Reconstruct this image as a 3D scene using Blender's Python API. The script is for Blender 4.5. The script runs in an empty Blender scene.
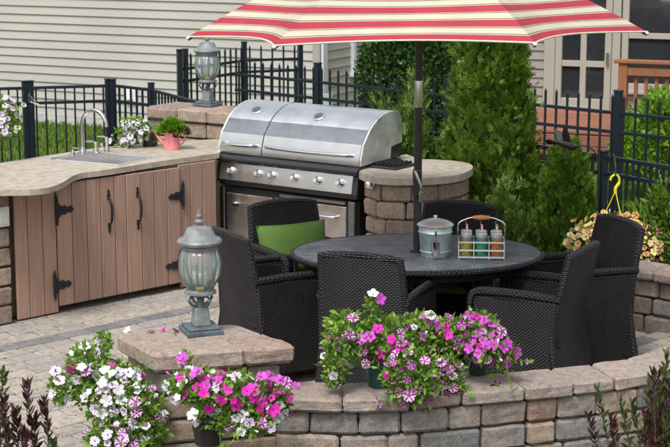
import bpy, bmesh, math, random
import numpy as np
from mathutils import Vector, Matrix, noise as mnoise
R = random.Random(7)
NP = np.random.default_rng(11)
PI = math.pi
S = bpy.context.scene
C = S.collection

# ------------------------------------------------------------------ camera
F_PX, CAM_H, HORIZON = 1600.0, 2.75, -85.0          # for a 670 px wide frame
PITCH = math.atan((223.5 - HORIZON) / F_PX)
cam = bpy.data.cameras.new('camera'); camo = bpy.data.objects.new('camera', cam); C.objects.link(camo)
camo.location = (0, 0, CAM_H); camo.rotation_euler = (PI / 2 - PITCH, 0, 0)
cam.sensor_fit = 'HORIZONTAL'; cam.sensor_width = 36; cam.lens = 36 * F_PX / 670
cam.dof.use_dof = True; cam.dof.focus_distance = 9.3; cam.dof.aperture_fstop = 9
cam.clip_start = 0.1; cam.clip_end = 900
S.camera = camo
S.render.resolution_x, S.render.resolution_y = 1024, 683
# ------------------------------------------------------------------ light
SUN_EL, SUN_AZ = 58, 205                              # azimuth clockwise from +Y
w = bpy.data.worlds.new('World'); S.world = w; w.use_nodes = True
nt = w.node_tree; nt.nodes.clear()
sky = nt.nodes.new('ShaderNodeTexSky'); sky.sky_type = 'NISHITA'; sky.sun_disc = False
sky.sun_elevation = math.radians(SUN_EL); sky.sun_rotation = math.radians(SUN_AZ)
sky.air_density = 1.0; sky.dust_density = 4.0; sky.ozone_density = 1.0
hs = nt.nodes.new('ShaderNodeHueSaturation'); hs.inputs['Saturation'].default_value = 0.3
bg = nt.nodes.new('ShaderNodeBackground'); bg.inputs['Strength'].default_value = 0.15
ow = nt.nodes.new('ShaderNodeOutputWorld')
nt.links.new(sky.outputs[0], hs.inputs['Color']); nt.links.new(hs.outputs[0], bg.inputs[0]); nt.links.new(bg.outputs[0], ow.inputs[0])
sl = bpy.data.lights.new('sun', 'SUN'); sl.energy = 1.5; sl.angle = math.radians(12); sl.color = (1, .98, .955)
slo = bpy.data.objects.new('sun', sl); C.objects.link(slo)
_e, _a = math.radians(SUN_EL), math.radians(SUN_AZ)
slo.rotation_euler = Vector((-math.cos(_e) * math.sin(_a), -math.cos(_e) * math.cos(_a), -math.sin(_e))).to_track_quat('-Z', 'Y').to_euler()
S.view_settings.view_transform = 'Standard'; S.view_settings.look = 'None'
S.view_settings.exposure = 0.58; S.view_settings.gamma = 1; S.view_settings.use_curve_mapping = False
S.render.engine = 'CYCLES'
S.cycles.max_bounces = 8; S.cycles.transparent_max_bounces = 12

# ------------------------------------------------------------------ helpers
def _ray(px, py):
    a = (px - 335) / F_PX; b = (223.5 - py) / F_PX
    return (a, math.cos(PITCH) + b * math.sin(PITCH), -math.sin(PITCH) + b * math.cos(PITCH))
def at(px, py, z):                                   # a pixel of the photograph on the level z
    d = _ray(px, py); t = (z - CAM_H) / d[2]; return Vector((d[0] * t, d[1] * t, z))
def atY(px, py, Y):
    d = _ray(px, py); t = Y / d[1]; return Vector((d[0] * t, Y, CAM_H + d[2] * t))
def proj(p):
    z = p[2] - CAM_H; dep = p[1] * math.cos(PITCH) - z * math.sin(PITCH); u = p[1] * math.sin(PITCH) + z * math.cos(PITCH)
    return 335 + F_PX * p[0] / dep, 223.5 - F_PX * u / dep

def tag(o, label=None, cat=None, group=None, kind=None):
    if label: o['label'] = label
    if cat: o['category'] = cat
    if group: o['group'] = group
    if kind: o['kind'] = kind
    return o
def thing(name, label, cat, loc=(0, 0, 0), rotz=0, group=None):
    o = bpy.data.objects.new(name, None); C.objects.link(o); o.empty_display_size = .1
    o.location = loc; o.rotation_euler = (0, 0, rotz)
    return tag(o, label, cat, group)
def link(name, me, parent=None, loc=None, rot=None, scale=None):
    o = bpy.data.objects.new(name, me); C.objects.link(o)
    if parent: o.parent = parent
    if loc is not None: o.location = loc
    if rot is not None: o.rotation_euler = rot
    if scale is not None: o.scale = (scale,) * 3 if not hasattr(scale, '__len__') else scale
    return o
def copy_tree(o, parent=None):
    c = o.copy(); C.objects.link(c); c.parent = parent
    for ch in list(o.children): copy_tree(ch, c)
    return c

class MB:
    def __init__(s): s.v = []; s.f = []; s.m = []; s.mi = 0
    def add(s, vs, fs):
        b = len(s.v); s.v += [tuple(p) for p in vs]
        for f in fs: s.f.append(tuple(b + i for i in f)); s.m.append(s.mi)
        return s
    def box(s, c, d, rz=0, M=None):
        x, y, z = d[0] / 2, d[1] / 2, d[2] / 2; cr, sr = math.cos(rz), math.sin(rz); vs = []
        for k in (-z, z):
            for i, j in ((-x, -y), (x, -y), (x, y), (-x, y)):
                p = Vector((i * cr - j * sr, i * sr + j * cr, k))
                if M: p = M @ p
                vs.append(p + Vector(c))
        return s.add(vs, [(3, 2, 1, 0), (4, 5, 6, 7), (0, 1, 5, 4), (1, 2, 6, 5), (2, 3, 7, 6), (3, 0, 4, 7)])
    def prism(s, poly, z0, z1, axis='z'):
        n = len(poly)
        def P(a, b, h):
            return {'z': (a, b, h), 'x': (h, a, b), 'y': (a, h, b)}[axis]
        vs = [P(a, b, z0) for a, b in poly] + [P(a, b, z1) for a, b in poly]
        fs = [tuple(range(n - 1, -1, -1)), tuple(range(n, 2 * n))] + [(i, (i + 1) % n, n + (i + 1) % n, n + i) for i in range(n)]
        return s.add(vs, fs)
    def hexa(s, b, t):
        return s.add(list(b) + list(t), [(3, 2, 1, 0), (4, 5, 6, 7), (0, 1, 5, 4), (1, 2, 6, 5), (2, 3, 7, 6), (3, 0, 4, 7)])
    def tube(s, pts, r, n=8, caps=True):
        pts = [Vector(p) for p in pts]; N = len(pts); rs = r if hasattr(r, '__len__') else [r] * N
        up = Vector((0, 0, 1)); vs = []; prev = None
        for i, p in enumerate(pts):
            t = (pts[min(i + 1, N - 1)] - pts[max(i - 1, 0)])
            t = t.normalized() if t.length > 1e-9 else Vector((0, 0, 1))
            if prev is None:
                a = t.cross(up)
                if a.length < 1e-3: a = t.cross(Vector((1, 0, 0)))
            else: a = prev - t * prev.dot(t)
            a.normalize(); prev = a.copy(); b = t.cross(a)
            for k in range(n):
                q = 2 * PI * k / n; vs.append(p + (a * math.cos(q) + b * math.sin(q)) * rs[i])
        fs = [(i * n + k, i * n + (k + 1) % n, (i + 1) * n + (k + 1) % n, (i + 1) * n + k) for i in range(N - 1) for k in range(n)]
        if caps: fs += [tuple(range(n - 1, -1, -1)), tuple((N - 1) * n + k for k in range(n))]
        return s.add(vs, fs)
    def lathe(s, prof, n=24, c=(0, 0, 0), lobes=0, amp=0, sx=1, sy=1, sq=False):
        vs = []
        for r, z in prof:
            for k in range(n):
                q = 2 * PI * k / n; rr = r
                if lobes: rr = r * (1 - amp * (1 - abs(math.cos(q * lobes / 2))))
                vs.append((c[0] + rr * math.cos(q) * sx, c[1] + rr * math.sin(q) * sy, c[2] + z))
        m = len(prof)
        fs = [(i * n + k, i * n + (k + 1) % n, (i + 1) * n + (k + 1) % n, (i + 1) * n + k) for i in range(m - 1) for k in range(n)]
        if prof[0][0] > 1e-4: fs.append(tuple(range(n - 1, -1, -1)))
        if prof[-1][0] > 1e-4: fs.append(tuple((m - 1) * n + k for k in range(n)))
        return s.add(vs, fs)
    def grid(s, fn, nu, nv):
        vs = [fn(i / nu, j / nv) for j in range(nv + 1) for i in range(nu + 1)]
        fs = [(j * (nu + 1) + i, j * (nu + 1) + i + 1, (j + 1) * (nu + 1) + i + 1, (j + 1) * (nu + 1) + i) for j in range(nv) for i in range(nu)]
        return s.add(vs, fs)
    def ell(s, c, r, n=12, m=8, M=None):
        vs = []
        for j in range(m + 1):
            a = -PI / 2 + PI * j / m
            for k in range(n):
                q = 2 * PI * k / n; p = Vector((r[0] * math.cos(a) * math.cos(q), r[1] * math.cos(a) * math.sin(q), r[2] * math.sin(a)))
                if M: p = M @ p
                vs.append(p + Vector(c))
        return s.add(vs, [(j * n + k, j * n + (k + 1) % n, (j + 1) * n + (k + 1) % n, (j + 1) * n + k) for j in range(m) for k in range(n)])
    def mesh(s, name, mats, bevel=0, seg=1, smooth=False, jit=0, uv=0):
        me = bpy.data.meshes.new(name); me.from_pydata(s.v, [], s.f)
        for mm in (mats if isinstance(mats, (list, tuple)) else [mats]): me.materials.append(mm)
        for i, p in enumerate(me.polygons): p.material_index = s.m[i]
        bm = bmesh.new(); bm.from_mesh(me)
        bmesh.ops.remove_doubles(bm, verts=bm.verts, dist=1e-5)
        bmesh.ops.recalc_face_normals(bm, faces=bm.faces)
        if bevel:
            es = [e for e in bm.edges if len(e.link_faces) == 2 and e.calc_face_angle(0) > .5]
            bmesh.ops.bevel(bm, geom=es, offset=bevel, segments=seg, profile=.5, affect='EDGES', clamp_overlap=True)
        if jit:
            for v in bm.verts: v.co += Vector((R.uniform(-jit, jit), R.uniform(-jit, jit), R.uniform(-jit, jit)))
        if uv:
            ul = bm.loops.layers.uv.new('UVMap')
            for f in bm.faces:
                n = f.normal; ax = max(range(3), key=lambda i: abs(n[i]))
                for l in f.loops:
                    p = l.vert.co
                    l[ul].uv = ((p.y, p.z) if ax == 0 else (p.x, p.z) if ax == 1 else (p.x, p.y))
        bm.to_mesh(me); bm.free()
        if smooth: me.polygons.foreach_set('use_smooth', [True] * len(me.polygons))
        if smooth and smooth != 2:
            try: me.set_sharp_from_angle(angle=math.radians(38))
            except Exception: pass
        return me
    def rough_mesh(s, name, mat, bevel, amp):
        me = s.mesh(name, mat, bevel=bevel); bm = bmesh.new(); bm.from_mesh(me); sd = Vector((R.uniform(0, 99), R.uniform(0, 99), R.uniform(0, 99)))
        bmesh.ops.subdivide_edges(bm, edges=[e for e in bm.edges if e.calc_length() > .035], cuts=2, use_grid_fill=True); bm.normal_update()
        for v in bm.verts: v.co += v.normal * (mnoise.noise(v.co * 16 + sd) * amp + mnoise.noise(v.co * 45 + sd) * amp * .7)
        bm.to_mesh(me); bm.free(); return me
    def build(s, name, mats, parent=None, world=False, loc=None, rot=None, **k):
        if world and parent:
            o = parent.location; s.v = [(p[0] - o[0], p[1] - o[1], p[2] - o[2]) for p in s.v]
        return link(name, s.mesh(name, mats, **k), parent, loc, rot)

def arc(c, r, a0, a1, n, plane='xz'):
    out = []
    for i in range(n + 1):
        a = math.radians(a0 + (a1 - a0) * i / n); u, v = r * math.cos(a), r * math.sin(a)
        out.append((c[0] + u, c[1], c[2] + v) if plane == 'xz' else (c[0], c[1] + u, c[2] + v) if plane == 'yz' else (c[0] + u, c[1] + v, c[2]))
    return out
def smooth_path(pts, n=8):
    pts = [Vector(p) for p in pts]; out = []
    for i in range(len(pts) - 1):
        p0 = pts[max(i - 1, 0)]; p1 = pts[i]; p2 = pts[i + 1]; p3 = pts[min(i + 2, len(pts) - 1)]
        for k in range(n):
            t = k / n
            out.append(.5 * ((2 * p1) + (p2 - p0) * t + (2 * p0 - 5 * p1 + 4 * p2 - p3) * t * t + (-p0 + 3 * p1 - 3 * p2 + p3) * t ** 3))
    out.append(pts[-1]); return out
class Path:
    def __init__(s, pts):
        s.p = [Vector((q[0], q[1], 0)) for q in pts]; s.s = [0]
        for a, b in zip(s.p, s.p[1:]): s.s.append(s.s[-1] + (b - a).length)
        s.L = s.s[-1]
    def at(s, d):
        d = min(max(d, 0), s.L); i = 0
        while i < len(s.s) - 2 and s.s[i + 1] < d: i += 1
        t = (d - s.s[i]) / max(s.s[i + 1] - s.s[i], 1e-9)
        p = s.p[i].lerp(s.p[i + 1], t); tg = (s.at_raw(d + .05) - s.at_raw(d - .05)).normalized()
        return p, Vector((-tg.y, tg.x, 0))
    def at_raw(s, d):
        d = min(max(d, 0), s.L); i = 0
        while i < len(s.s) - 2 and s.s[i + 1] < d: i += 1
        t = (d - s.s[i]) / max(s.s[i + 1] - s.s[i], 1e-9); return s.p[i].lerp(s.p[i + 1], t)

# ------------------------------------------------------------------ materials
def newmat(name):
    m = bpy.data.materials.new(name); m.use_nodes = True; t = m.node_tree
    return m, t, t.nodes['Principled BSDF']
def N(t, k, **kw):
    n = t.nodes.new('ShaderNode' + k)
    for a, b in kw.items():
        if a in n.inputs.keys() if hasattr(n.inputs, 'keys') else False: n.inputs[a].default_value = b
        else: setattr(n, a, b)
    return n
def coords(t, kind='Object', rnd=False):
    tc = N(t, 'TexCoord'); o = tc.outputs[kind]
    if rnd:
        oi = N(t, 'ObjectInfo'); m = N(t, 'Math', operation='MULTIPLY'); m.inputs[1].default_value = 37.0
        t.links.new(oi.outputs['Random'], m.inputs[0]); a = N(t, 'VectorMath', operation='ADD')
        t.links.new(o, a.inputs[0]); t.links.new(m.outputs[0], a.inputs[1]); o = a.outputs[0]
    return o
def ramp(t, fac, stops, interp='LINEAR'):
    r = N(t, 'ValToRGB'); r.color_ramp.interpolation = interp; e = r.color_ramp.elements
    while len(e) < len(stops): e.new(.5)
    for i, (p, c) in enumerate(stops): e[i].position = p; e[i].color = (*c, 1)
    t.links.new(fac, r.inputs[0]); return r.outputs[0]
def noise(t, vec, scale, detail=4, rough=.6):
    n = N(t, 'TexNoise'); n.inputs['Scale'].default_value = scale; n.inputs['Detail'].default_value = detail; n.inputs['Roughness'].default_value = rough
    t.links.new(vec, n.inputs['Vector']); return n.outputs['Fac']
def mixc(t, a, b, fac, mode='MIX'):
    m = N(t, 'Mix', data_type='RGBA', blend_type=mode)
    for s_, v in ((m.inputs[0], fac), (m.inputs[6], a), (m.inputs[7], b)):
        if hasattr(v, 'is_linked') or isinstance(v, bpy.types.NodeSocket): t.links.new(v, s_)
        else: s_.default_value = v if not hasattr(v, '__len__') else (*v, 1)
    return m.outputs[2]
def bump(t, bs, h, strength=.3, dist=.01):
    b = N(t, 'Bump'); b.inputs['Strength'].default_value = strength; b.inputs['Distance'].default_value = dist
    t.links.new(h, b.inputs['Height']); t.links.new(b.outputs[0], bs.inputs['Normal'])
def plain(name, col, rough=.5, metal=0, var=.15, scale=30, bmp=0, spec=.5):
    m, t, b = newmat(name); v = coords(t); n = noise(t, v, scale)
    c0 = tuple(max(0, x * (1 - var)) for x in col); c1 = tuple(min(1, x * (1 + var)) for x in col)
    t.links.new(ramp(t, n, [(.3, c0), (.7, c1)]), b.inputs['Base Color'])
    b.inputs['Roughness'].default_value = rough; b.inputs['Metallic'].default_value = metal; b.inputs['Specular IOR Level'].default_value = spec
    if bmp: bump(t, b, noise(t, v, scale * 2.3), bmp, .004)
    return m
def stone_mat(name, pal, rough=.9, k=1.0, dirt=.5):
    m, t, b = newmat(name); v = coords(t, rnd=True); oi = N(t, 'ObjectInfo')
    n = len(pal); base = ramp(t, oi.outputs['Random'], [(i / n, c) for i, c in enumerate(pal)], 'CONSTANT')
    wn = N(t, 'TexWhiteNoise', noise_dimensions='1D'); t.links.new(oi.outputs['Random'], wn.inputs['W'])
    base2 = ramp(t, wn.outputs['Value'], [(i / n, c) for i, c in enumerate(pal[::-1])], 'CONSTANT')
    big = noise(t, v, 5.0, 3); f = ramp(t, big, [(.42, (0, 0, 0)), (.62, (1, 1, 1))])
    fm = N(t, 'Math', operation='MULTIPLY'); fm.inputs[1].default_value = .55; t.links.new(f, fm.inputs[0])
    col = mixc(t, base, base2, fm.outputs[0])
    mid = noise(t, v, 26 * k, 6, .7)
    col = mixc(t, col, ramp(t, mid, [(.25, (.40,) * 3), (.48, (.95,) * 3), (.78, (1.35,) * 3)]), .9, 'MULTIPLY')
    fine = noise(t, v, 120 * k, 4, .75)
    col = mixc(t, col, ramp(t, fine, [(.30, (.45,) * 3), (.44, (.92,) * 3), (.56, (1.02,) * 3), (.70, (1.45,) * 3)]), .9, 'MULTIPLY')
    t.links.new(col, b.inputs['Base Color']); b.inputs['Roughness'].default_value = rough; b.inputs['Specular IOR Level'].default_value = .25
    ad = N(t, 'Math', operation='ADD'); t.links.new(mid, ad.inputs[0]); t.links.new(fine, ad.inputs[1])
    bump(t, b, ad.outputs[0], .8, .010); return m
def leaf_mat(name, cols, rough=.5, trans=.25, scale=3.0):
    m, t, b = newmat(name); g = N(t, 'NewGeometry')
    c = ramp(t, g.outputs['Random Per Island'], [(i / max(1, len(cols) - 1), q) for i, q in enumerate(cols)])
    nz = noise(t, coords(t), scale, 2)
    c = mixc(t, c, ramp(t, nz, [(.3, (.7, .72, .7)), (.7, (1.2, 1.2, 1.1))]), .7, 'MULTIPLY')
    t.links.new(c, b.inputs['Base Color']); b.inputs['Roughness'].default_value = rough; b.inputs['Specular IOR Level'].default_value = .3
    tr = N(t, 'BsdfTranslucent'); t.links.new(c, tr.inputs[0]); mx = N(t, 'MixShader'); mx.inputs[0].default_value = trans
    t.links.new(b.outputs[0], mx.inputs[1]); t.links.new(tr.outputs[0], mx.inputs[2]); t.links.new(mx.outputs[0], t.nodes['Material Output'].inputs[0])
    return m
def wood_mat(name, c0, c1, axis=2, rough=.7, freq=1.0):
    m, t, b = newmat(name); v = coords(t, rnd=True); mp = N(t, 'Mapping'); sc = [55 * freq] * 3; sc[axis] = 2.0
    mp.inputs['Scale'].default_value = sc; t.links.new(v, mp.inputs[0]); n = noise(t, mp.outputs[0], 1.5, 5)
    c = ramp(t, n, [(.3, c0), (.7, c1)]); oi = N(t, 'ObjectInfo')
    c = mixc(t, c, ramp(t, oi.outputs['Random'], [(0, (.82, .83, .85)), (1, (1.15, 1.12, 1.08))]), .8, 'MULTIPLY')
    t.links.new(c, b.inputs['Base Color']); b.inputs['Roughness'].default_value = rough; b.inputs['Specular IOR Level'].default_value = .3
    bump(t, b, n, .35, .002); return m
def weave_mat(name, col, pu=.024, pv=.0098, rough=.42, strength=1.0, gap=None):
    m, t, b = newmat(name); tc = N(t, 'TexCoord'); sp = N(t, 'SeparateXYZ'); t.links.new(tc.outputs['UV'], sp.inputs[0])
    def M(op, a, bb=None):
        n = N(t, 'Math', operation=op)
        for i, q in enumerate((a, bb)):
            if q is None: continue
            if isinstance(q, (int, float)): n.inputs[i].default_value = q
            else: t.links.new(q, n.inputs[i])
        return n.outputs[0]
    v = M('DIVIDE', sp.outputs[1], pv); row = M('FLOOR', v); sh = M('MULTIPLY', M('MODULO', row, 2.0), .5)
    u = M('ADD', M('DIVIDE', sp.outputs[0], pu), sh)
    hu = M('ABSOLUTE', M('SINE', M('MULTIPLY', u, PI))); hv = M('ABSOLUTE', M('SINE', M('MULTIPLY', v, PI)))
    h = M('MULTIPLY', M('POWER', hu, .6), M('POWER', hv, .7))
    nz = noise(t, coords(t), 9, 3)
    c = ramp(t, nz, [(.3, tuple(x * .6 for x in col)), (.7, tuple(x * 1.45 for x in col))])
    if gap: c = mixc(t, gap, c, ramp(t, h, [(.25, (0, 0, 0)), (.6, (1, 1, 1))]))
    t.links.new(c, b.inputs['Base Color']); b.inputs['Roughness'].default_value = rough; b.inputs['Specular IOR Level'].default_value = .36
    bump(t, b, h, strength, .006); return m
def glass_mat(name, col=(.9, .95, .95), rough=.03, alpha=.3):
    m, t, b = newmat(name); b.inputs['Base Color'].default_value = (*col, 1); b.inputs['Roughness'].default_value = rough
    b.inputs['IOR'].default_value = 1.45; tr = N(t, 'BsdfTransparent'); tr.inputs[0].default_value = (*col, 1)
    gl = N(t, 'BsdfGlossy'); gl.inputs['Roughness'].default_value = rough; gl.inputs['Color'].default_value = (1, 1, 1, 1)
    fr = N(t, 'Fresnel'); fr.inputs[0].default_value = 1.5; mx = N(t, 'MixShader')
    t.links.new(fr.outputs[0], mx.inputs[0]); t.links.new(tr.outputs[0], mx.inputs[1]); t.links.new(gl.outputs[0], mx.inputs[2])
    m2 = N(t, 'MixShader'); m2.inputs[0].default_value = alpha; df = N(t, 'BsdfPrincipled'); df.inputs['Base Color'].default_value = (*col, 1); df.inputs['Roughness'].default_value = .25
    t.links.new(mx.outputs[0], m2.inputs[1]); t.links.new(df.outputs[0], m2.inputs[2])
    t.links.new(m2.outputs[0], t.nodes['Material Output'].inputs[0]); return m
def steel_mat(name, col, rough, axis=0):
    m, t, b = newmat(name); v = coords(t); mp = N(t, 'Mapping'); sc = [260.0] * 3; sc[axis] = 3; mp.inputs['Scale'].default_value = sc
    t.links.new(v, mp.inputs[0]); n = noise(t, mp.outputs[0], 1, 3)
    t.links.new(ramp(t, n, [(.3, tuple(x * .9 for x in col)), (.7, tuple(min(1, x * 1.08) for x in col))]), b.inputs['Base Color'])
    n2 = noise(t, v, 7, 3); t.links.new(ramp(t, n2, [(.3, (rough * .8,) * 3), (.7, (rough * 1.3,) * 3)]), b.inputs['Roughness'])
    b.inputs['Metallic'].default_value = 1; bump(t, b, n, .06, .001); return m

WALLPAL = [(.37, .285, .215), (.25, .24, .225), (.31, .22, .175), (.39, .32, .25), (.18, .18, .178), (.35, .255, .205), (.29, .26, .23), (.36, .285, .215), (.23, .225, .215)]
CAPPAL = [(.385, .305, .255), (.34, .28, .245), (.40, .325, .27), (.36, .27, .22), (.345, .295, .26)]
TANPAL = [(.38, .30, .235), (.33, .25, .195), (.27, .24, .215), (.40, .315, .24), (.32, .24, .19)]
M_ = dict(cheek=steel_mat('satin_steel', (.70, .72, .70), .55, 1),
    wall=stone_mat('tumbled_wall_block', WALLPAL), cap=stone_mat('cap_stone', CAPPAL), tan=stone_mat('tan_wall_block', TANPAL),
    paver=stone_mat('paver_tan', [(.40, .36, .31), (.44, .39, .335), (.37, .335, .30), (.42, .37, .31), (.35, .325, .295)], k=.8),
    darkpaver=stone_mat('paver_charcoal', [(.20, .20, .195), (.235, .23, .22), (.18, .185, .185)], k=.8),
    counter=plain('countertop_stone', (.385, .335, .27), .5, 0, .24, 16, .25),
    plank=wood_mat('composite_plank', (.285, .178, .132), (.415, .275, .21), 2),
    iron=plain('black_iron', (.012, .012, .014), .45, 0, .3, 40, .1), fence=plain('black_aluminium', (.010, .015, .024), .35, 0, .15, 10),
    steel=steel_mat('brushed_steel', (.62, .61, .59), .3), steel_d=steel_mat('dark_and_reflection_steel', (.30, .31, .33), .35), steel_p=steel_mat('polished_steel', (.90, .91, .92), .28),
    steel_door=steel_mat('door_steel', (.70, .66, .62), .36),
    chrome=plain('chrome', (.75, .75, .75), .12, 1, .03), nickel=plain('brushed_nickel', (.55, .53, .51), .25, 1, .05),
    black=plain('black_enamel', (.02, .021, .024), .4, 0, .15), grate=plain('cast_iron', (.015, .015, .016), .6, 0, .2, 50, .2),
    siding=plain('pale_siding', (.385, .37, .33), .6, 0, .06, .9), shaded=plain('shaded_siding', (.25, .228, .195), .65, 0, .04, 2),  # deck house siding: the shade on it is put into a darker colour
    trim=plain('shaded_beige_trim', (.33, .31, .265), .6, 0, .04, 3), trimw=plain('white_trim', (.62, .66, .68), .5, 0, .04, 3), concrete=plain('foundation', (.42, .42, .40), .9, 0, .15, 8, .3),  # beige trim, its colour darkened for the shade on the deck house
    deck=wood_mat('red_deck_board', (.20, .083, .05), (.28, .12, .075), 0), rail=wood_mat('cedar_rail', (.23, .09, .042), (.31, .13, .066), 2),
    lampgrey=plain('weathered_grey_metal', (.19, .205, .205), .55, .1, .30, 22, .35), lampdark=plain('aged_dark_metal', (.10, .125, .14), .5, .2, .35, 25, .2),
    glass=glass_mat('beveled_glass', (.86, .93, .93), .05, .12), wglass=plain('dark_window_glass', (.026, .029, .033), .04, 0, .1, 1, spec=1.0),
    jar=glass_mat('jar_glass', (.88, .96, .95), .04, .03), candle=plain('candle_sleeve', (.72, .70, .64), .6, 0, .05),
    yellow=plain('yellow_sticker', (.62, .46, .10), .6, 0, .1), white=plain('white_plastic', (.72, .72, .70), .45, 0, .05),
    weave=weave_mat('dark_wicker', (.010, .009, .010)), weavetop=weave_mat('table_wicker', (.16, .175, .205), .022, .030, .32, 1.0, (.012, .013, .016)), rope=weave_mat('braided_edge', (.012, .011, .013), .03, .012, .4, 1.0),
    cushion=plain('green_fabric', (.078, .155, .024), .9, 0, .12, 60, .3), galv=steel_mat('galvanised_pail', (.62, .72, .72), .5, 2),
    soil=plain('mulch', (.06, .042, .030), .95, 0, .5, 60, .8), pot=plain('green_plastic_pot', (.010, .055, .045), .4, 0, .15), potblack=plain('black_plastic_pot', (.02, .02, .02), .5, 0, .2),
    pink=plain('pink_enamel', (.68, .22, .22), .4, 0, .12, 18), orange=plain('turned_wood', (.55, .22, .05), .45, 0, .2, 30),
    bark=plain('bark', (.09, .06, .04), .9, 0, .4, 40, .6), stem=plain('green_stem', (.10, .19, .03), .6, 0, .2), yplastic=plain('yellow_plastic', (.72, .60, .02), .35, 0, .05),
    teal=plain('pale_green_paint', (.30, .44, .42), .5, 0, .1), rotten=plain('bronze_metal', (.010, .010, .011), .6, 0, .2),
    arbor=leaf_mat('arborvitae_leaf', [(.048, .108, .011), (.098, .192, .017), (.175, .295, .032)], .55, .2, 6), arbor_d=leaf_mat('yew_leaf', [(.025, .065, .014), (.05, .11, .02), (.08, .15, .03)], .5, .2, 6),
    juniper=leaf_mat('juniper_leaf', [(.050, .115, .018), (.105, .195, .028), (.23, .33, .075)], .55, .2, 5), laurel=leaf_mat('broad_leaf', [(.022, .060, .014), (.042, .098, .02), (.075, .145, .035)], .35, .15, 5),
    lime=leaf_mat('lime_leaf', [(.09, .22, .012), (.14, .30, .02), (.22, .38, .035)], .5, .3, 5), petleaf=leaf_mat('petunia_leaf', [(.10, .20, .025), (.18, .33, .045), (.30, .46, .09)], .5, .3, 8),
    burg=leaf_mat('burgundy_leaf', [(.040, .012, .020), (.075, .022, .032), (.06, .07, .02)], .45, .2, 8), wei=leaf_mat('weigela_leaf', [(.06, .10, .03), (.10, .15, .04), (.10, .06, .04)], .5, .25, 8),
    grass=leaf_mat('grass_blade', [(.09, .165, .02), (.13, .23, .03), (.18, .27, .05)], .6, .3, 1.2),
)
def petal(name, c): return plain(name, c, .6, 0, .1, 60)
PT = dict(white=petal('white_petal', (.66, .65, .69)), purple=petal('purple_petal', (.30, .018, .24)), pale=petal('pale_lilac_petal', (.60, .50, .64)), lilac=petal('lilac_petal', (.46, .24, .50)), magenta=petal('magenta_petal', (.64, .004, .36)),
          violet=petal('violet_petal', (.50, .06, .46)), yellow=petal('yellow_petal', (.72, .55, .16)), red=petal('red_petal', (.38, .03, .05)), plum=petal('plum_petal', (.22, .008, .15)), cream=petal('cream_petal', (.74, .62, .38)))

# ------------------------------------------------------------------ stone pieces
def stone(name, parent, base, z0, z1, mat, bev=.012, jit=.0025, kind=None):
    """base: 4 plan points (counter-clockwise) -> one tumbled block with its origin at its centre"""
    c = sum((Vector((p[0], p[1], 0)) for p in base), Vector()) / 4; c.z = (z0 + z1) / 2
    mb = MB(); j = lambda: R.uniform(-.004, .004)
    b = [(p[0] - c.x + j(), p[1] - c.y + j(), z0 - c.z + .002) for p in base]; t = [(p[0] - c.x + j(), p[1] - c.y + j(), z1 - c.z - abs(j()) * .5) for p in base]
    mb.hexa(b, t); o = parent.location if parent else Vector()
    near = c.y < 8.6 and (c.x < 2.0)
    return link(name, mb.rough_mesh(name, mat, bev * R.uniform(.7, 1.2), .0055) if near else mb.mesh(name, mat, bevel=bev * R.uniform(.75, 1.3), jit=jit), parent, c - Vector(o))
def course(parent, path, z0, z1, lens, depth, mat, name='block', out=0, gap=.007, start=0, end=None, bev=.012, proud=.006):
    """blocks along a plan path; the face is on the right of the path, depth goes to its left"""
    d = start; E_ = path.L if end is None else end
    while d < E_ - .03:
        ln = R.choice(lens)
        if E_ - d - ln < min(lens) * .6: ln = E_ - d
        a, b = d + gap / 2, d + ln - gap / 2
        (pa, na), (pb, nb) = path.at(a), path.at(b); q = out + R.uniform(-proud, proud)
        stone(name, parent, [pa - na * q, pb - nb * q, pb + nb * depth, pa + na * depth], z0 + gap * .3, z1 - gap * .3, mat, bev)
        d += ln

# ------------------------------------------------------------------ ground, lawn, beds
mb = MB(); mb.grid(lambda u, v: ((u - .5) * 700, -60 + v * 500, -.06), 2, 2)
gm, t, b = newmat('lawn_soil'); v = coords(t); n1 = noise(t, v, 1.3, 4); n2 = noise(t, v, 45, 3)
c = mixc(t, ramp(t, n1, [(.3, (.055, .10, .018)), (.7, (.10, .145, .035))]), ramp(t, n2, [(.3, (.5, .5, .5)), (.7, (1.3, 1.3, 1.2))]), .8, 'MULTIPLY')
t.links.new(c, b.inputs['Base Color']); b.inputs['Roughness'].default_value = .95; bump(t, b, n2, .8, .02)
tag(mb.build('ground', gm), kind='structure')
# mulch beds
mb = MB(); mb.prism([(.5, 11.5), (2.9, 9.4), (3.2, 11.8), (1.7, 13.6), (.6, 14.3), (-.2, 13.1)], -.05, -.02)
tag(mb.build('planting_bed', M_['soil']), kind='structure')
mb = MB(); mb.prism([(-2.2, 4.5), (3.4, 4.5), (3.4, 8.9), (2.4, 8.6), (1.55, 7.9), (.5, 7.5), (-.8, 7.5), (-1.2, 6.7), (-2.2, 6.4)], -.05, -.022)
tag(mb.build('front_bed', M_['soil']), kind='structure')

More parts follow.
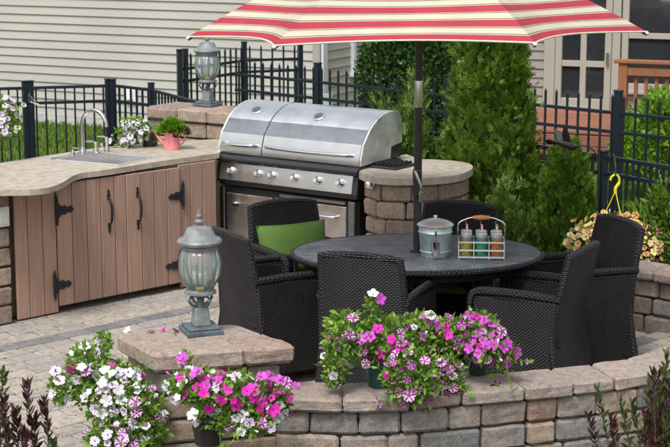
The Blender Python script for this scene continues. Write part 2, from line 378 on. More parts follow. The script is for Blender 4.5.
# ------------------------------------------------------------------ front seat wall path
FRONT = [(-.30, 7.58), (-.17, 7.57), (.02, 7.54), (.32, 7.56), (.62, 7.64), (.82, 7.69), (1.03, 7.76), (1.21, 7.82), (1.38, 7.88), (1.61, 7.97), (1.85, 8.16), (2.2, 8.6), (2.5, 9.2), (2.66, 9.8), (2.62, 10.2), (2.42, 10.52), (2.1, 10.78), (1.7, 11.08)]
wpath = Path(smooth_path([(x, y, 0) for x, y in FRONT], 8))       # outer face, seen from outside; inside is on its left
CAPZ = .42
sw = thing('seat_wall', 'curved low seat wall of tumbled grey and tan blocks around the patio', 'wall', (.4, 7.6, 0))
course(sw, wpath, CAPZ - .078, CAPZ, [.24, .30, .34, .27], .29, M_['cap'], 'cap_stone', 0, .006, bev=.014, proud=.003)
m = MB(); cs = [wpath.at(wpath.L * i / 60) for i in range(61)]
for i in range(60):
    (pa, na), (pb_, nb_) = cs[i], cs[i + 1]
    m.hexa([(*(pa + na * .07).xy, 0), (*(pb_ + nb_ * .07).xy, 0), (*(pb_ + nb_ * .2).xy, 0), (*(pa + na * .2).xy, 0)], [(*(pa + na * .07).xy, .35), (*(pb_ + nb_ * .07).xy, .35), (*(pb_ + nb_ * .2).xy, .35), (*(pa + na * .2).xy, .35)])
m.build('core', M_['soil'], sw, world=True)
for z0, z1, st in ((.22, .342, 0), (.098, .22, .11), (-.03, .098, .05)):
    course(sw, wpath, z0, z1, [.17, .25, .32, .22], .24, M_['wall'], 'block', -.022, .008, start=0, bev=.014)

# ------------------------------------------------------------------ patio pavers
patio_c = (.3, 9.6)
base = MB(); base.prism([(-3.6, 6.6), (-.9, 6.9), (-.2, 7.7), (1.3, 8.0), (2.0, 8.5), (2.45, 9.4), (2.5, 10.1), (2.0, 10.7), (1.2, 11.3), (-.2, 12.8), (-1.4, 13.4), (-3.6, 12.6)], -.055, -.012)
pb = base.build('patio', plain('joint_sand', (.10, .09, .078), .95, 0, .2, 60), None); tag(pb, kind='structure')
ANG = math.radians(43.0); U = Vector((math.cos(ANG), math.sin(ANG), 0)); V = Vector((-math.sin(ANG), math.cos(ANG), 0))
P0 = Vector((-2.165, 9.995, 0))                              # a point on the charcoal band
in_poly = [(-3.5, 6.7), (-.95, 6.95), (-.25, 7.75), (1.25, 8.05), (1.95, 8.5), (2.38, 9.4), (2.42, 10.1), (2.0, 10.62), (1.2, 11.2), (-.2, 12.7), (-1.4, 13.3), (-3.5, 12.5)]
def inside(p, poly):
    r = False; n = len(poly)
    for i in range(n):
        a, b = poly[i], poly[(i + 1) % n]
        if (a[1] > p[1]) != (b[1] > p[1]) and p[0] < (b[0] - a[0]) * (p[1] - a[1]) / (b[1] - a[1]) + a[0]: r = not r
    return r
rowh = .142; tiles = []
meshes = {}
def paver_mesh(wd, hd, mat, k):
    key = (round(wd, 3), round(hd, 3), mat.name, k)
    if key not in meshes:
        m = MB(); m.box((0, 0, -.025), (wd - .011, hd - .011, .05)); meshes[key] = m.mesh('paver', mat, bevel=.006, jit=.0012)
    return meshes[key]
for r in range(-36, 26):
    vv = r * rowh; d = -5 + R.uniform(0, .3)
    while d < 5:
        band = r == 0; wd = .23 if band else R.choice((.15, .20, .25, .20)); c = P0 + U * (d + wd / 2) + V * vv
        d += wd
        if not inside((c.x, c.y), in_poly): continue
        dist = min((c - q).length for q in wpath.p[::2]); dark = band
        if c.x > .9 and c.y > 8.6 and .44 < dist < .62: dark = True
        px, py = proj(c); vis = (0 < px < 330 and 285 < py < 447 and not (115 < px < 330 and py > 345)) or (560 < px < 670 and 318 < py < 366) or (-10 < px < 335 and 270 < py < 345)
        tiles.append((not vis, -py, c, wd, dark, R.randrange(3)))
tiles.sort(key=lambda q: (q[0], q[1])); rest = MB()
rest.mi = 0
for i, (nv, _, c, wd, dark, k) in enumerate(tiles):
    mat = M_['darkpaver'] if dark else M_['paver']; z = R.uniform(-.0025, .0015)
    if i < 300 and not nv: link('paver', paver_mesh(wd, rowh, mat, k), pb, (c.x, c.y, z), (R.uniform(-.006, .006), R.uniform(-.006, .006), ANG))
    else:
        rest.mi = 1 if dark else 0; rest.box((c.x, c.y, -.025 + z), (wd - .011, rowh - .011, .05), ANG)
tag(rest.build('paving', [M_['paver'], M_['darkpaver']], pb), kind='stuff')

# ------------------------------------------------------------------ front pillar with cap
PZ = .66
A_, B_, C_, D_ = [Vector((x, y, 0)) for x, y in ((-1.12, 7.90), (-.88, 7.50), (-.19, 7.68), (-.53, 8.10))]
pil = thing('stone_pillar', 'short square stone pillar with four tan cap stones carrying the near lantern', 'pillar', (-.68, 7.8, 0))
def bil(u, v): return (B_ * (1 - u) + C_ * u) * (1 - v) + (A_ * (1 - u) + D_ * u) * v
for u0, u1, v0, v1 in ((0, .64, 0, .5), (.645, 1, 0, .5), (0, .4, .505, 1), (.405, 1, .505, 1)):
    stone('cap_stone', pil, [bil(u0, v0), bil(u1, v0), bil(u1, v1), bil(u0, v1)], PZ - .105, PZ, M_['cap'], .02)
for k in range(5):
    z1 = PZ - .11 - k * .125; z0 = z1 - .118; cuts = (.07, .5, .93) if k % 2 else (.07, .36, .7, .93)
    for a, b in zip(cuts, cuts[1:]):
        for v0, v1 in ((.08, .49), (.51, .92)):
            stone('block', pil, [bil(a + .004, v0), bil(b - .004, v0), bil(b - .004, v1), bil(a + .004, v1)], z0, z1, M_['wall'], .014)

# ------------------------------------------------------------------ houses
def siding(parent, length, z0, z1, exposure, mat, openings=(), seams=True, loc=None, rz=0):
    """clapboards on a wall lying on local y = 0, seen from -y; openings = (x0, x1, z0, z1)"""
    z = z0
    while z < z1:
        h = min(exposure, z1 - z); xs = [(0, length)]
        for ox0, ox1, oz0, oz1 in openings:
            if oz0 < z + h * .6 and oz1 > z + h * .4:
                xs = [q for a, b in xs for q in ((a, min(b, ox0)), (max(a, ox1), b)) if q[1] - q[0] > .01]
        for a, b in xs:
            cut = [a] + ([a + (b - a) * R.uniform(.2, .8)] if seams and b - a > 3 and R.random() < .6 else []) + [b]
            for p, q in zip(cut, cut[1:]):
                m = MB(); y0, y1 = -.024, -.006      # thick butt edge at the bottom, thin at the top
                m.prism([(y0, z), (y1 + .004, z + h + .006), (.0, z + h + .006), (.0, z)], p + .001, q - .001, 'x')
                m.build('siding_board', mat, parent, loc=loc, rot=(0, 0, rz))
        z += exposure
H1A = math.radians(-27); p1 = Vector((-3.45, 21.5, 0)); d1 = Vector((math.cos(H1A), math.sin(H1A), 0))
h1o = p1 - d1 * 8.0; L1 = 11.68
h1 = thing('house', 'pale grey clapboard house wall beyond the lawn at the left', 'house', (h1o.x, h1o.y, 0), H1A)
m = MB(); m.box((L1 / 2, 2.0, 1.9), (L1, 3.99, 3.8)); m.build('wall', M_['siding'], h1)
m = MB(); m.box((L1 / 2, -.02, .0), (L1, .04, .13)); m.build('foundation', M_['concrete'], h1)
siding(h1, L1 - .10, .07, 3.8, .1135, M_['siding'])
RT = 2.0
siding(h1, RT, .07, 3.8, .1135, M_['siding'], [(.78, 1.5, .76, 2.1)], False, (L1, 0, 0), PI / 2)
m = MB(); m.box((L1 - .048, -.022, 1.95), (.10, .044, 3.7)); m.build('corner_trim', M_['trim'], h1, bevel=.004)
m = MB(); m.box((L1 + .018, .052, 1.95), (.034, .12, 3.7)); m.build('corner_trim', M_['trimw'], h1, bevel=.004)
m = MB(); m.box((8.87, -.04, .42), (.17, .05, .2)); m.box((8.87, -.07, .42), (.11, .03, .14)); m.build('vent_cover', M_['white'], h1, bevel=.008)

H2A = math.radians(-22); d2 = Vector((math.cos(H2A), math.sin(H2A), 0)); p2 = Vector((3.05, 20.1, 0)); h2o = p2 - d2 * 2.72
h2 = thing('house', 'shade-toned clapboard house with glazed doors behind the deck', 'house', (h2o.x, h2o.y, 0), H2A)
def h2x(px, py=70):                                  # local x on the house plane seen at a pixel column
    d = Vector(_ray(px, py)); n_ = Vector((-d2.y, d2.x, 0)); tt = (h2o - Vector((0, 0, CAM_H))).dot(n_) / d.dot(n_)
    q = Vector((0, 0, CAM_H)) + d * tt - h2o; return q.dot(d2), (CAM_H + d.z * tt)
dx0, dx1 = h2x(556)[0], h2x(612)[0]; sill = .30
wx0 = h2x(622)[0]; wx1 = wx0 + 2.2
wins = [(dx0, dx1, sill, 2.4), (wx0, wx1, .62, 1.96)]
m = MB(); m.box((4.5, 2.0, 1.9), (9, 3.99, 3.8)); m.build('wall', M_['shaded'], h2)
m = MB(); m.box((4.5, -.02, .0), (9, .04, .3)); m.build('foundation', M_['concrete'], h2)
siding(h2, 9.0, .16, 3.8, .1135, M_['shaded'], wins, False)
def window(parent, x0, x1, z0, z1, rows, cols, name='window', fm='trim', fw=.09, bar=.05, blind=False, sillz=True):
    f = MB(); cz = (z0 + z1) / 2; cx = (x0 + x1) / 2
    for a in (x0 + fw / 2, x1 - fw / 2): f.box((a, -.03, cz), (fw, .075, z1 - z0))
    for a in (z0 + fw / 2, z1 - fw / 2): f.box((cx, -.03, a), (x1 - x0 - 2 * fw + .001, .07, fw))
    o = f.build(name, M_[fm], parent, bevel=.004)
    iw = (x1 - x0 - 2 * fw - (cols - 1) * bar) / cols; ih = (z1 - z0 - 2 * fw - (rows - 1) * bar) / rows
    for i in range(1, cols):
        k = MB(); k.box((x0 + fw + i * (iw + bar) - bar / 2, -.03, cz), (bar, .05, z1 - z0 - 2 * fw)); k.build('mullion', M_[fm], o, bevel=.003)
    for j in range(1, rows):
        k = MB(); k.box((cx, -.03, z0 + fw + j * (ih + bar) - bar / 2), (x1 - x0 - 2 * fw, .045, bar)); k.build('muntin', M_[fm], o, bevel=.003)
    for i in range(cols):
        for j in range(rows):
            k = MB(); k.box((x0 + fw + i * (iw + bar) + iw / 2, -.012, z0 + fw + j * (ih + bar) + ih / 2), (iw, .008, ih)); k.build('pane', M_['wglass'], o)
    if blind:
        zz = z0 + fw
        while zz < z1 - fw - .03:
            k = MB(); k.box((cx, -.028, zz + .02), (x1 - x0 - 2 * fw, .006, .034), M=Matrix.Rotation(.5, 3, 'X')); k.build('blind_slat', M_['trimw'], o); zz += .062
    if sillz: k = MB(); k.box((cx, -.05, z0 - .025), (x1 - x0 + .08, .1, .05)); k.build('sill', M_[fm], o, bevel=.006)
    return o
dz = h2x(580, 61)[1]
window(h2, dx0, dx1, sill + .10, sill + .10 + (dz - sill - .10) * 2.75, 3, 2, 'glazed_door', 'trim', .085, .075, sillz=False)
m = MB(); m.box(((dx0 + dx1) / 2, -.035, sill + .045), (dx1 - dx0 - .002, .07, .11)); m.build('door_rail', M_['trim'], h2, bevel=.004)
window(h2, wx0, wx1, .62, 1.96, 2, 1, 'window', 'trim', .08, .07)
_w = window(h1, .78, 1.5, .76, 2.1, 1, 1, 'window', 'trimw', .08, .05, True); _w.location = (L1, 0, 0); _w.rotation_euler = (0, 0, PI / 2)
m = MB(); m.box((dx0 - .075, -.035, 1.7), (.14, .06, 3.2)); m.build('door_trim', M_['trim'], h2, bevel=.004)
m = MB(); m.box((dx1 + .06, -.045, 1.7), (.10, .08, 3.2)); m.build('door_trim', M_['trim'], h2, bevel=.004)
m = MB(); m.box((dx1 - .04, -.09, dz + .05), (.03, .05, .16)); m.build('door_handle', M_['nickel'], h2, bevel=.006)

# deck in front of the doors
dk0 = h2x(520)[0]; dko = h2o + d2 * dk0; DKD = 2.0; DKL = 4.6; DZ = .34
dk = thing('deck', 'low reddish wooden deck with baluster railing below the glazed doors', 'deck', (dko.x, dko.y, 0), H2A)
nb = 15; bw = DKD / nb
for i in range(nb):
    m = MB(); m.box((DKL / 2, -.05 - (i + .5) * bw, DZ - .015), (DKL, bw - .008, .03)); m.build('deck_board', M_['deck'], dk, bevel=.003)
for i in range(2):
    m = MB(); m.box((DKL / 2, -.05 - DKD - .012, DZ - .10 - i * .125), (DKL, .024, .118)); m.build('fascia_board', M_['deck'], dk, bevel=.003)
m = MB(); m.box((DKL / 2, -1.05, .1), (DKL - .1, DKD - .1, .36)); m.build('deck_frame', M_['bark'], dk)
def dkx(px, y):                                      # local x on the line local y = y
    n_ = Vector((-d2.y, d2.x, 0)); o2 = dko + n_ * y; d = Vector(_ray(px, 90)); tt = o2.dot(n_) / d.dot(n_); return (d * tt - o2).dot(d2)
ry = -DKD + .08; rx0 = dkx(623, ry); RZ = 1.12
m = MB(); m.box((rx0, ry, (DZ + RZ) / 2), (.10, .10, RZ - DZ)); m.build('post', M_['rail'], dk, bevel=.006)
m = MB(); m.box((rx0 + 1.0, ry, RZ + .02), (2.2, .15, .04)); m.build('top_rail', M_['rail'], dk, bevel=.006)
m = MB(); m.box((rx0 + 1.05, ry - .02, RZ - .09), (2.0, .04, .09)); m.build('rail', M_['rail'], dk, bevel=.004)
m = MB(); m.box((rx0 + 1.05, ry, DZ + .09), (2.0, .04, .08)); m.build('rail', M_['rail'], dk, bevel=.004)
for i in range(15):
    m = MB(); m.box((rx0 + .14 + i * .115, ry + .025, (DZ + RZ) / 2), (.04, .04, RZ - DZ - .06)); m.build('baluster', M_['rail'], dk, bevel=.003)

# ------------------------------------------------------------------ fences
def fence(name, label, pts, z0, z1, spacing, spear, rails, postr=.032, pick=.0085, posts=None, mat='fence', postup=.03, group='black metal fences'):
    o = Vector((pts[0][0], pts[0][1], 0)); f = thing(name, label, 'fence', o, 0, group)
    pm = MB(); pm.box((0, 0, (z0 + z1 + postup) / 2), (postr * 2, postr * 2, z1 + postup - z0)); pm.box((0, 0, z1 + postup + .008), (postr * 2.25, postr * 2.25, .016)); pme = pm.mesh('post', M_[mat], bevel=.004)
    top = z1 - .02 if not spear else z1
    km = MB(); km.box((0, 0, (z0 + .05 + top) / 2), (pick * 2, pick * 2, top - z0 - .05))
    if spear: km.lathe([(pick * 1.5, 0), (.0001, .03)], 4, (0, 0, top))
    kme = km.mesh('picket', M_[mat])
    for i, (a, b) in enumerate(zip(pts, pts[1:])):
        a = Vector((a[0], a[1], 0)); b = Vector((b[0], b[1], 0)); d = b - a; ang = math.atan2(d.y, d.x); L = d.length
        for rz in rails:
            m = MB(); m.box((0, 0, 0), (L - .004, .026, .030)); m.build('rail', M_[mat], f, loc=(a + b) / 2 - o + Vector((0, 0, rz)), rot=(0, 0, ang), bevel=.003)
        n = int((L - 2 * postr) / spacing)
        for k in range(1, n + 1):
            p = a + d * ((k - .5) / n) ; link('picket', kme, f, p - o, (0, 0, ang))
    for p in (posts or pts): link('post', pme, f, Vector((p[0], p[1], 0)) - o, (0, 0, ang))
    return f
F1T = 1.05
fence('metal_fence', 'black flat-topped metal fence with gate posts behind the sink', [(-7.6, 14.9), (-4.6, 15.75), (-3.17, 16.15), (-3.08, 16.17), (-2.33, 16.38), (-2.24, 16.36), (-1.84, 15.98), (-1.26, 14.84)], -.05, 1.04, .081, False, (1.03, .875, .12), .027,
      posts=[(-7.6, 14.9), (-4.6, 15.75), (-3.14, 16.16), (-3.085, 16.18), (-2.33, 16.38), (-2.275, 16.36), (-1.84, 15.98)], postup=.05)
fence('metal_fence', 'black flat-topped metal fence behind the grill and the small conical evergreen', [(-1.26, 14.84), (.2, 13.42), (1.59, 12.06), (2.34, 11.06), (3.3, 9.8)], -.05, 1.03, .10, False, (1.015, .895, .50, .12), .030, posts=[(.2, 13.42), (1.96, 11.57)], postup=.02)
fence('metal_fence', 'black spear-topped metal fence running from the house corner to the deck', [(-1.1, 17.6), (-.18, 16.74), (1.1, 15.44), (2.5, 14.07), (3.9, 12.7)], -.05, 1.17, .115, True, (1.03, .86, .12), .031, posts=[(-.18, 16.74), (1.1, 15.44), (2.5, 14.07), (3.9, 12.7)], postup=.05)
fence('metal_fence', 'black spear-topped metal gate fence nearest the pale house wall', [(-1.66, 17.1), (-1.58, 17.2), (-1.03, 18.16), (-.40, 18.40)], -.05, 1.27, .105, True, (1.13, 1.0, .62, .12), .028, posts=[(-1.66, 17.1), (-1.605, 17.18), (-1.03, 18.16), (-.40, 18.40)], postup=.06)

# ------------------------------------------------------------------ sink counter
from mathutils.geometry import tessellate_polygon
CT = .98
KA = math.radians(43.5); kro = Vector((-2.21, 10.66, 0))
kr = thing('sink_counter', 'outdoor sink counter with stone top and brown plank doors', 'counter', kro, KA)
kx = Vector((math.cos(KA), math.sin(KA), 0)); ky = Vector((-math.sin(KA), math.cos(KA), 0))
def KL(p): q = Vector(p) - kro; return (q.dot(kx), q.dot(ky), q.z)
def KF(px, py, y=0.0):                                # local x and z on the cabinet front
    d = Vector(_ray(px, py)); o = kro + ky * y - Vector((0, 0, CAM_H)); o.z = 0; tt = o.dot(ky) / d.dot(ky)
    q = d * tt + Vector((0, 0, CAM_H)) - kro; return q.dot(kx), q.z
def slab(outer, holes, z0, z1):
    m = MB(); polys = [[Vector((p[0], p[1], 0)) for p in pl] for pl in [outer] + holes]
    flat = [p for pl in polys for p in pl]; n = len(flat)
    vs = [(p.x, p.y, z1) for p in flat] + [(p.x, p.y, z0) for p in flat]; fs = []
    for tr in tessellate_polygon(polys): fs += [tuple(tr), tuple(n + i for i in reversed(tr))]
    k = 0
    for pl in polys:
        L = len(pl)
        for i in range(L): fs.append((k + i, k + (i + 1) % L, n + k + (i + 1) % L, n + k + i))
        k += L
    return m.add(vs, fs)
cf = [(-26, 191), (0, 190), (30, 189.5), (48, 187.5), (58, 184.5), (65, 181), (71, 177), (82, 173), (110, 169.3), (160, 161.3), (219, 153)]
front = [KL(at(*p, CT))[:2] for p in cf]
front = [(q.x, q.y) for q in smooth_path([(a, b, 0) for a, b in front], 4)]
back = [KL(at(*p, CT))[:2] for p in ((234, 138), (150, 143), (100, 147.5), (50, 155), (0, 163), (-30, 168))]
sP = Vector(KL(at(119, 165.8, CT))); sQ = Vector(KL(at(50, 160, CT))); eL = sQ - sP; sLn = eL.length; eL.normalize(); eS = Vector((eL.y, -eL.x, 0)); sWd = .42
def SQ(a0, a1, b0, b1): return [(sP + eL * a + eS * b).xy for a, b in ((a0, b0), (a0, b1), (a1, b1), (a1, b0))]
hole = [tuple(p) for p in SQ(.03, sLn - .06, .03, sWd - .03)]
slab(front + back, [hole], CT - .04, CT).build('countertop', M_['counter'], kr, bevel=.011, seg=2)
# sink
sk = MB()
for q in (SQ(0, .034, 0, sWd), SQ(sLn - .065, sLn, 0, sWd), SQ(.034, sLn - .065, 0, .034), SQ(.034, sLn - .065, sWd - .034, sWd)):
    sk.hexa([(*p, CT + .0005) for p in q], [(*p, CT + .006) for p in q])
sko = sk.build('sink', M_['steel'], kr)
m = MB(); rr = [(*p, CT + .005) for p in SQ(0, sLn, 0, sWd)]; m.tube(rr + rr[:1], .0065, 8); m.build('sink_edge', M_['chrome'], sko, smooth=True)
bs = MB(); bs.add([(*p, CT - .17) for p in SQ(.055, sLn - .085, .055, sWd - .055)] + [(*p, CT + .005) for p in SQ(.0345, sLn - .0655, .0345, sWd - .0345)], [(0, 1, 2, 3), (0, 1, 5, 4), (1, 2, 6, 5), (2, 3, 7, 6), (3, 0, 4, 7)]); bs.build('basin', M_['steel'], sko)
m = MB(); dc = sP + eL * sLn * .5 + eS * sWd * .5; m.lathe([(.035, 0), (.035, .006), (.01, .006)], 16, (dc.x, dc.y, CT - .168)); m.build('drain', M_['chrome'], sko, smooth=True)
# faucet: gooseneck, two levers and a dispenser
fb = Vector(KL(at(83, 154, CT))); scn = Vector(KL(at(115, 157, CT))); fd = (scn - fb); fd.z = 0; fd.normalize()
m = MB(); m.lathe([(.028, 0), (.028, .02), (.02, .035), (.017, .06), (.0165, .1)], 16, fb)
pts = [fb + Vector((0, 0, .08)), fb + Vector((0, 0, .22))] + [fb + fd * (.115 * (1 - math.cos(q))) + Vector((0, 0, .22 + .12 * math.sin(q))) for q in [PI * k / 12 for k in range(1, 12)]] + [fb + fd * .23 + Vector((0, 0, .22))]
m.tube(pts, [.0165] * 2 + [.0155] * 10 + [.0145, .0155], 12); fo = m.build('faucet', M_['nickel'], kr, smooth=True)
for px, py, h in ((107, 152, .10), (96, 153, .07)):
    q = Vector(KL(at(px, py, CT))); m = MB(); m.lathe([(.022, 0), (.021, .03), (.014, .05), (.016, h), (.01, h + .015)], 14, q)
    m.tube([q + Vector((0, 0, h)), q - fd * .02 + Vector((0, 0, h + .015)), q - fd * .09 + Vector((0, 0, h + .012))], [.009, .009, .006], 8); m.build('lever', M_['nickel'], fo, smooth=True)
q = Vector(KL(at(73, 156, CT))); m = MB(); m.lathe([(.019, 0), (.019, .03), (.009, .035), (.009, .055)], 14, q); m.tube([q + Vector((0, 0, .05)), q + Vector((0, 0, .062)), q + fd * .06 + Vector((0, 0, .058))], .006, 8); m.build('soap_dispenser', M_['nickel'], fo, smooth=True)
# cabinet carcass and planks
m = MB(); m.box((.95, .33, .40), (1.87, .56, .74)); m.build('carcass', M_['bark'], kr)
m = MB(); m.box((.93, .052, .86), (1.85, .03, .15)); m.build('top_rail', M_['bark'], kr)
edges = [14.8, 28, 42.8, 56.6, 71.7, 86.5, 100.3, 114.5, 126, 140.8, 154, 166.8, 180, 191.4, 203, 217]
ex = [KF(e, 235)[0] for e in edges]; zt, zb = CT - .043, .012
doors = {}
for nm, i0_, i1_, y_ in (('panel', 0, 3, 0), ('door', 3, 8, -.014), ('door', 8, 12, -.014), ('panel', 12, 15, 0)):
    xa, xb = ex[i0_], ex[i1_]; dr = MB(); dr.box(((xa + xb) / 2, .028, (zt + zb) / 2), (xb - xa - .01, .016, zt - zb - .06))
    od = dr.build(nm, M_['bark'], kr); doors[i0_] = od
    z0_ = zb + (.045 if nm == 'door' else 0); z1_ = zt - (.014 if nm == 'door' else 0)
    for i in range(i0_, i1_):
        m = MB(); wq = ex[i + 1] - ex[i] - .006; m.box((0, 0, 0), (wq, .02, z1_ - z0_)); m.build('plank', M_['plank'], od, loc=((ex[i] + ex[i + 1]) / 2, y_ + .010, (z0_ + z1_) / 2), bevel=.003)
def strap_hinge(par, x, z, s):
    m = MB(); y = -.0165
    m.prism([(x - .011, z - .085), (x + .011, z - .085), (x + .012, z + .085), (x - .012, z + .085)], y - .006, y, 'y')
    for e in (-1, 1): m.lathe([(.0001, -.014), (.010, 0), (.0001, .022)], 8, (x, y - .004, z + e * .095))
    pr = [(.012, .055), (.03, .034), (.05, .026), (.065, .034), (.08, .022), (.10, .016), (.112, .026), (.128, .010), (.142, 0)]
    poly = [(x + s * a, z + b) for a, b in pr] + [(x + s * a, z - b) for a, b in pr[-2::-1]]
    m.prism(poly if s < 0 else poly[::-1], y - .007, y - .0005, 'y'); m.tube([(x, y - .006, z - .06), (x, y - .006, z + .06)], .009, 8)
    m.build('hinge', M_['iron'], par, bevel=.0015)
for par, px, py, s in ((3, 55.3, 210.7, 1), (3, 53.6, 285.6, 1), (8, 181.6, 194.9, -1), (8, 179, 264, -1)):
    x, z = KF(px, py); strap_hinge(doors[par], x, z, s)
for par, px, py in ((3, 107.5, 211), (8, 136.5, 208)):
    x, z = KF(px, py); m = MB(); y = -.016
    for e in (-1, 1):
        pr = [(.0, .06), (.010, .045), (.005, .03), (.013, .018), (.010, 0), (.012, -.015)]
        m.prism([(x + a, z + e * (.10 + b)) for a, b in pr] + [(x - a, z + e * (.10 + b)) for a, b in pr[:0:-1]], y - .006, y, 'y')
    m.tube(smooth_path([(x, y - .003, z - .10), (x, y - .03, z - .075), (x, y - .042, z), (x, y - .03, z + .075), (x, y - .003, z + .10)], 4), [.007] * 5 + [.0105] * 7 + [.007] * 5, 8)
    m.build('pull_handle', M_['iron'], doors[par], smooth=True)
# stone end pier under the left of the counter
pe = Path([kro - kx * .62 - ky * .0, kro + kx * .0])
for k in range(7):
    course(kr, pe, .0 + k * .134, .128 + k * .134, [.30, .24, .36], .5, M_['tan'], 'block', .012, .006)
for ch in [c_ for c_ in kr.children if c_.name.startswith('block')]:      # stones were placed in world axes
    wv = Vector(ch.location) + kro; ch.location = KL(wv); ch.rotation_euler = (0, 0, -KA)
x, z = KF(3, 216); m = MB(); m.box((x - .02, -.028, z), (.10, .02, .135)); m.box((x - .02, -.042, z), (.07, .012, .10)); m.build('outlet_cover', M_['white'], kr, bevel=.006)

# ------------------------------------------------------------------ raised stone wall in the corner
ba, bb = at(145, 106, 1.2), at(262, 115.5, 1.2); bp = Path([(ba.x, ba.y), (bb.x, bb.y)])
bw_ = thing('corner_pillar', 'raised tan stone pillar behind the counter carrying the far lantern', 'pillar', ((ba.x + bb.x) / 2, (ba.y + bb.y) / 2 + .2, 0))
course(bw_, bp, 1.09, 1.2, [.32, .28, .30], .42, M_['tan'], 'cap_stone', 0, .006, bev=.016)
for k in range(8):
    course(bw_, bp, .96 - k * .13 + .0, 1.086 - k * .13, [.26, .34, .22], .38, M_['wall'] if k else M_['tan'], 'block', -.03, .008)

# ------------------------------------------------------------------ grill
GA = math.radians(-35); gro = Vector((-.88, 12.12, 0)); GW = 1.285
g = thing('gas_grill', 'large stainless gas grill with two lids and six knobs', 'grill', gro, GA)
prof = [(0, .972), (.0, 1.01), (.034, 1.11), (.117, 1.20), (.16, 1.233), (.22, 1.265), (.28, 1.287), (.34, 1.299), (.43, 1.303), (.49, 1.292), (.53, 1.26), (.545, 1.21), (.545, .98)]
prof = [(y, .972 + (z - .972) * 1.10) for y, z in prof]
def lid(x0, x1, name='lid'):
    m = MB(); n = len(prof)
    for i in range(n - 1):
        (y0, z0), (y1, z1) = prof[i], prof[i + 1]; m.mi = 1 if i == 2 else (2 if i >= 3 else 0)  # middle facet darker: a reflection put into the steel colour
        m.add([(x0, y0, z0), (x1, y0, z0), (x1, y1, z1), (x0, y1, z1)], [(0, 1, 2, 3)])
    m.mi = 0
    m.add([(x0, *p) for p in prof], [tuple(range(n))]); m.add([(x1, *p) for p in prof], [tuple(range(n))])
    m.add([(x0, *prof[0]), (x1, *prof[0]), (x1, *prof[-1]), (x0, *prof[-1])], [(0, 1, 2, 3)])
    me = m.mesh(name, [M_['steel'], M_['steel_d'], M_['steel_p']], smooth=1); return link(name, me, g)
l1, l2 = lid(.0, .395), lid(.405, GW)
m = MB(); m.prism([(y * .985 + .004, z - .004 if z > 1 else z) for y, z in prof], .39, .41, 'x'); m.build('lid_gap', M_['black'], g)
for lo_, x0, x1 in ((l1, .05, .35), (l2, .47, 1.2)):
    m = MB(); zc = 1.045; m.tube(smooth_path([(x0, .012, zc), (x0 + .02, -.035, zc + .005), ((x0 + x1) / 2, -.05, zc), (x1 - .02, -.035, zc + .005), (x1, .012, zc)], 4), .0125, 10); m.build('lid_handle', M_['chrome'], lo_, smooth=True)
for lo_, x, y in ((l1, .21, .20), (l2, .80, .19)):
    z = 1.286 if y == .20 else 1.280; Mr = Matrix.Rotation(.55, 3, 'X'); m = MB()
    m.lathe([(.0001, 0), (.044, 0), (.044, .012), (.036, .016)], 20); m.lathe([(.0001, .013), (.032, .0135)], 16)
    m.v = [tuple(Mr @ Vector(p) + Vector((x, y - .004, z - .006))) for p in m.v]; o = m.build('thermometer', M_['chrome'], lo_, smooth=True)
    m = MB(); m.box((0, 0, .019), (.05, .008, .003)); m.lathe([(.0001, .0165), (.034, .0175), (.0001, .018)], 16); m.v = [tuple(Mr @ Vector(p) + Vector((x, y - .004, z - .006))) for p in m.v]; m.build('dial', M_['steel_d'], o)
for x0 in (-.018, GW + .002):
    m = MB(); m.prism([(y, z) for y, z in prof[:-1]] + [(.545, 1.09), (.40, 1.07), (.39, .985)], x0, x0 + .016, 'x'); m.build('side_cheek', M_['cheek'], g, bevel=.003)
m = MB(); m.box((GW + .008, .465, 1.03), (.012, .14, .10)); m.build('rotisserie_slot', M_['black'], g, bevel=.004)
m = MB(); m.box((GW / 2, .275, .955), (GW + .02, .55, .028)); m.build('firebox_rim', M_['black'], g, bevel=.004)
m = MB(); m.tube([(-.03, -.04, .935), (GW + .03, -.04, .935)], .030, 16); m.build('front_bumper', M_['black'], g, smooth=True)
m = MB(); m.prism([(-.005, .94), (.5, .94), (.5, .73), (-.03, .73), (-.045, .765)], -.01, GW + .01, 'x'); m.build('control_housing', M_['black'], g, bevel=.006)
m = MB(); m.hexa([(.03, -.054, .772), (GW - .03, -.054, .772), (GW - .03, -.02, .772), (.03, -.02, .772)], [(.03, -.030, .912), (GW - .03, -.030, .912), (GW - .03, .0, .912), (.03, .0, .912)]); cp = m.build('control_panel', M_['steel'], g, bevel=.004)
for i, x in enumerate((.14, .40, .53, .74, .95, 1.15)):
    Mr = Matrix.Rotation(PI / 2 - .18, 3, 'X'); kb = MB(); kb.lathe([(.0001, 0), (.030, 0), (.030, .008), (.024, .012), (.024, .016)], 20); kb.v = [tuple(Mr @ Vector(p) + Vector((x, -.042, .845))) for p in kb.v]
    bz = kb.build('bezel', M_['chrome'], g, smooth=True); kb = MB(); kb.lathe([(.0001, .014), (.021, .016), (.0195, .038), (.015, .043), (.0001, .043)], 20); kb.box((0, 0, .045), (.007, .03, .008)); kb.v = [tuple(Mr @ Vector(p) + Vector((x, -.042, .845))) for p in kb.v]
    kb.build('knob', M_['steel_p'], bz, smooth=True)
m = MB(); m.box((GW / 2, .28, .38), (GW - .02, .52, .66)); m.build('cart_body', M_['black'], g)
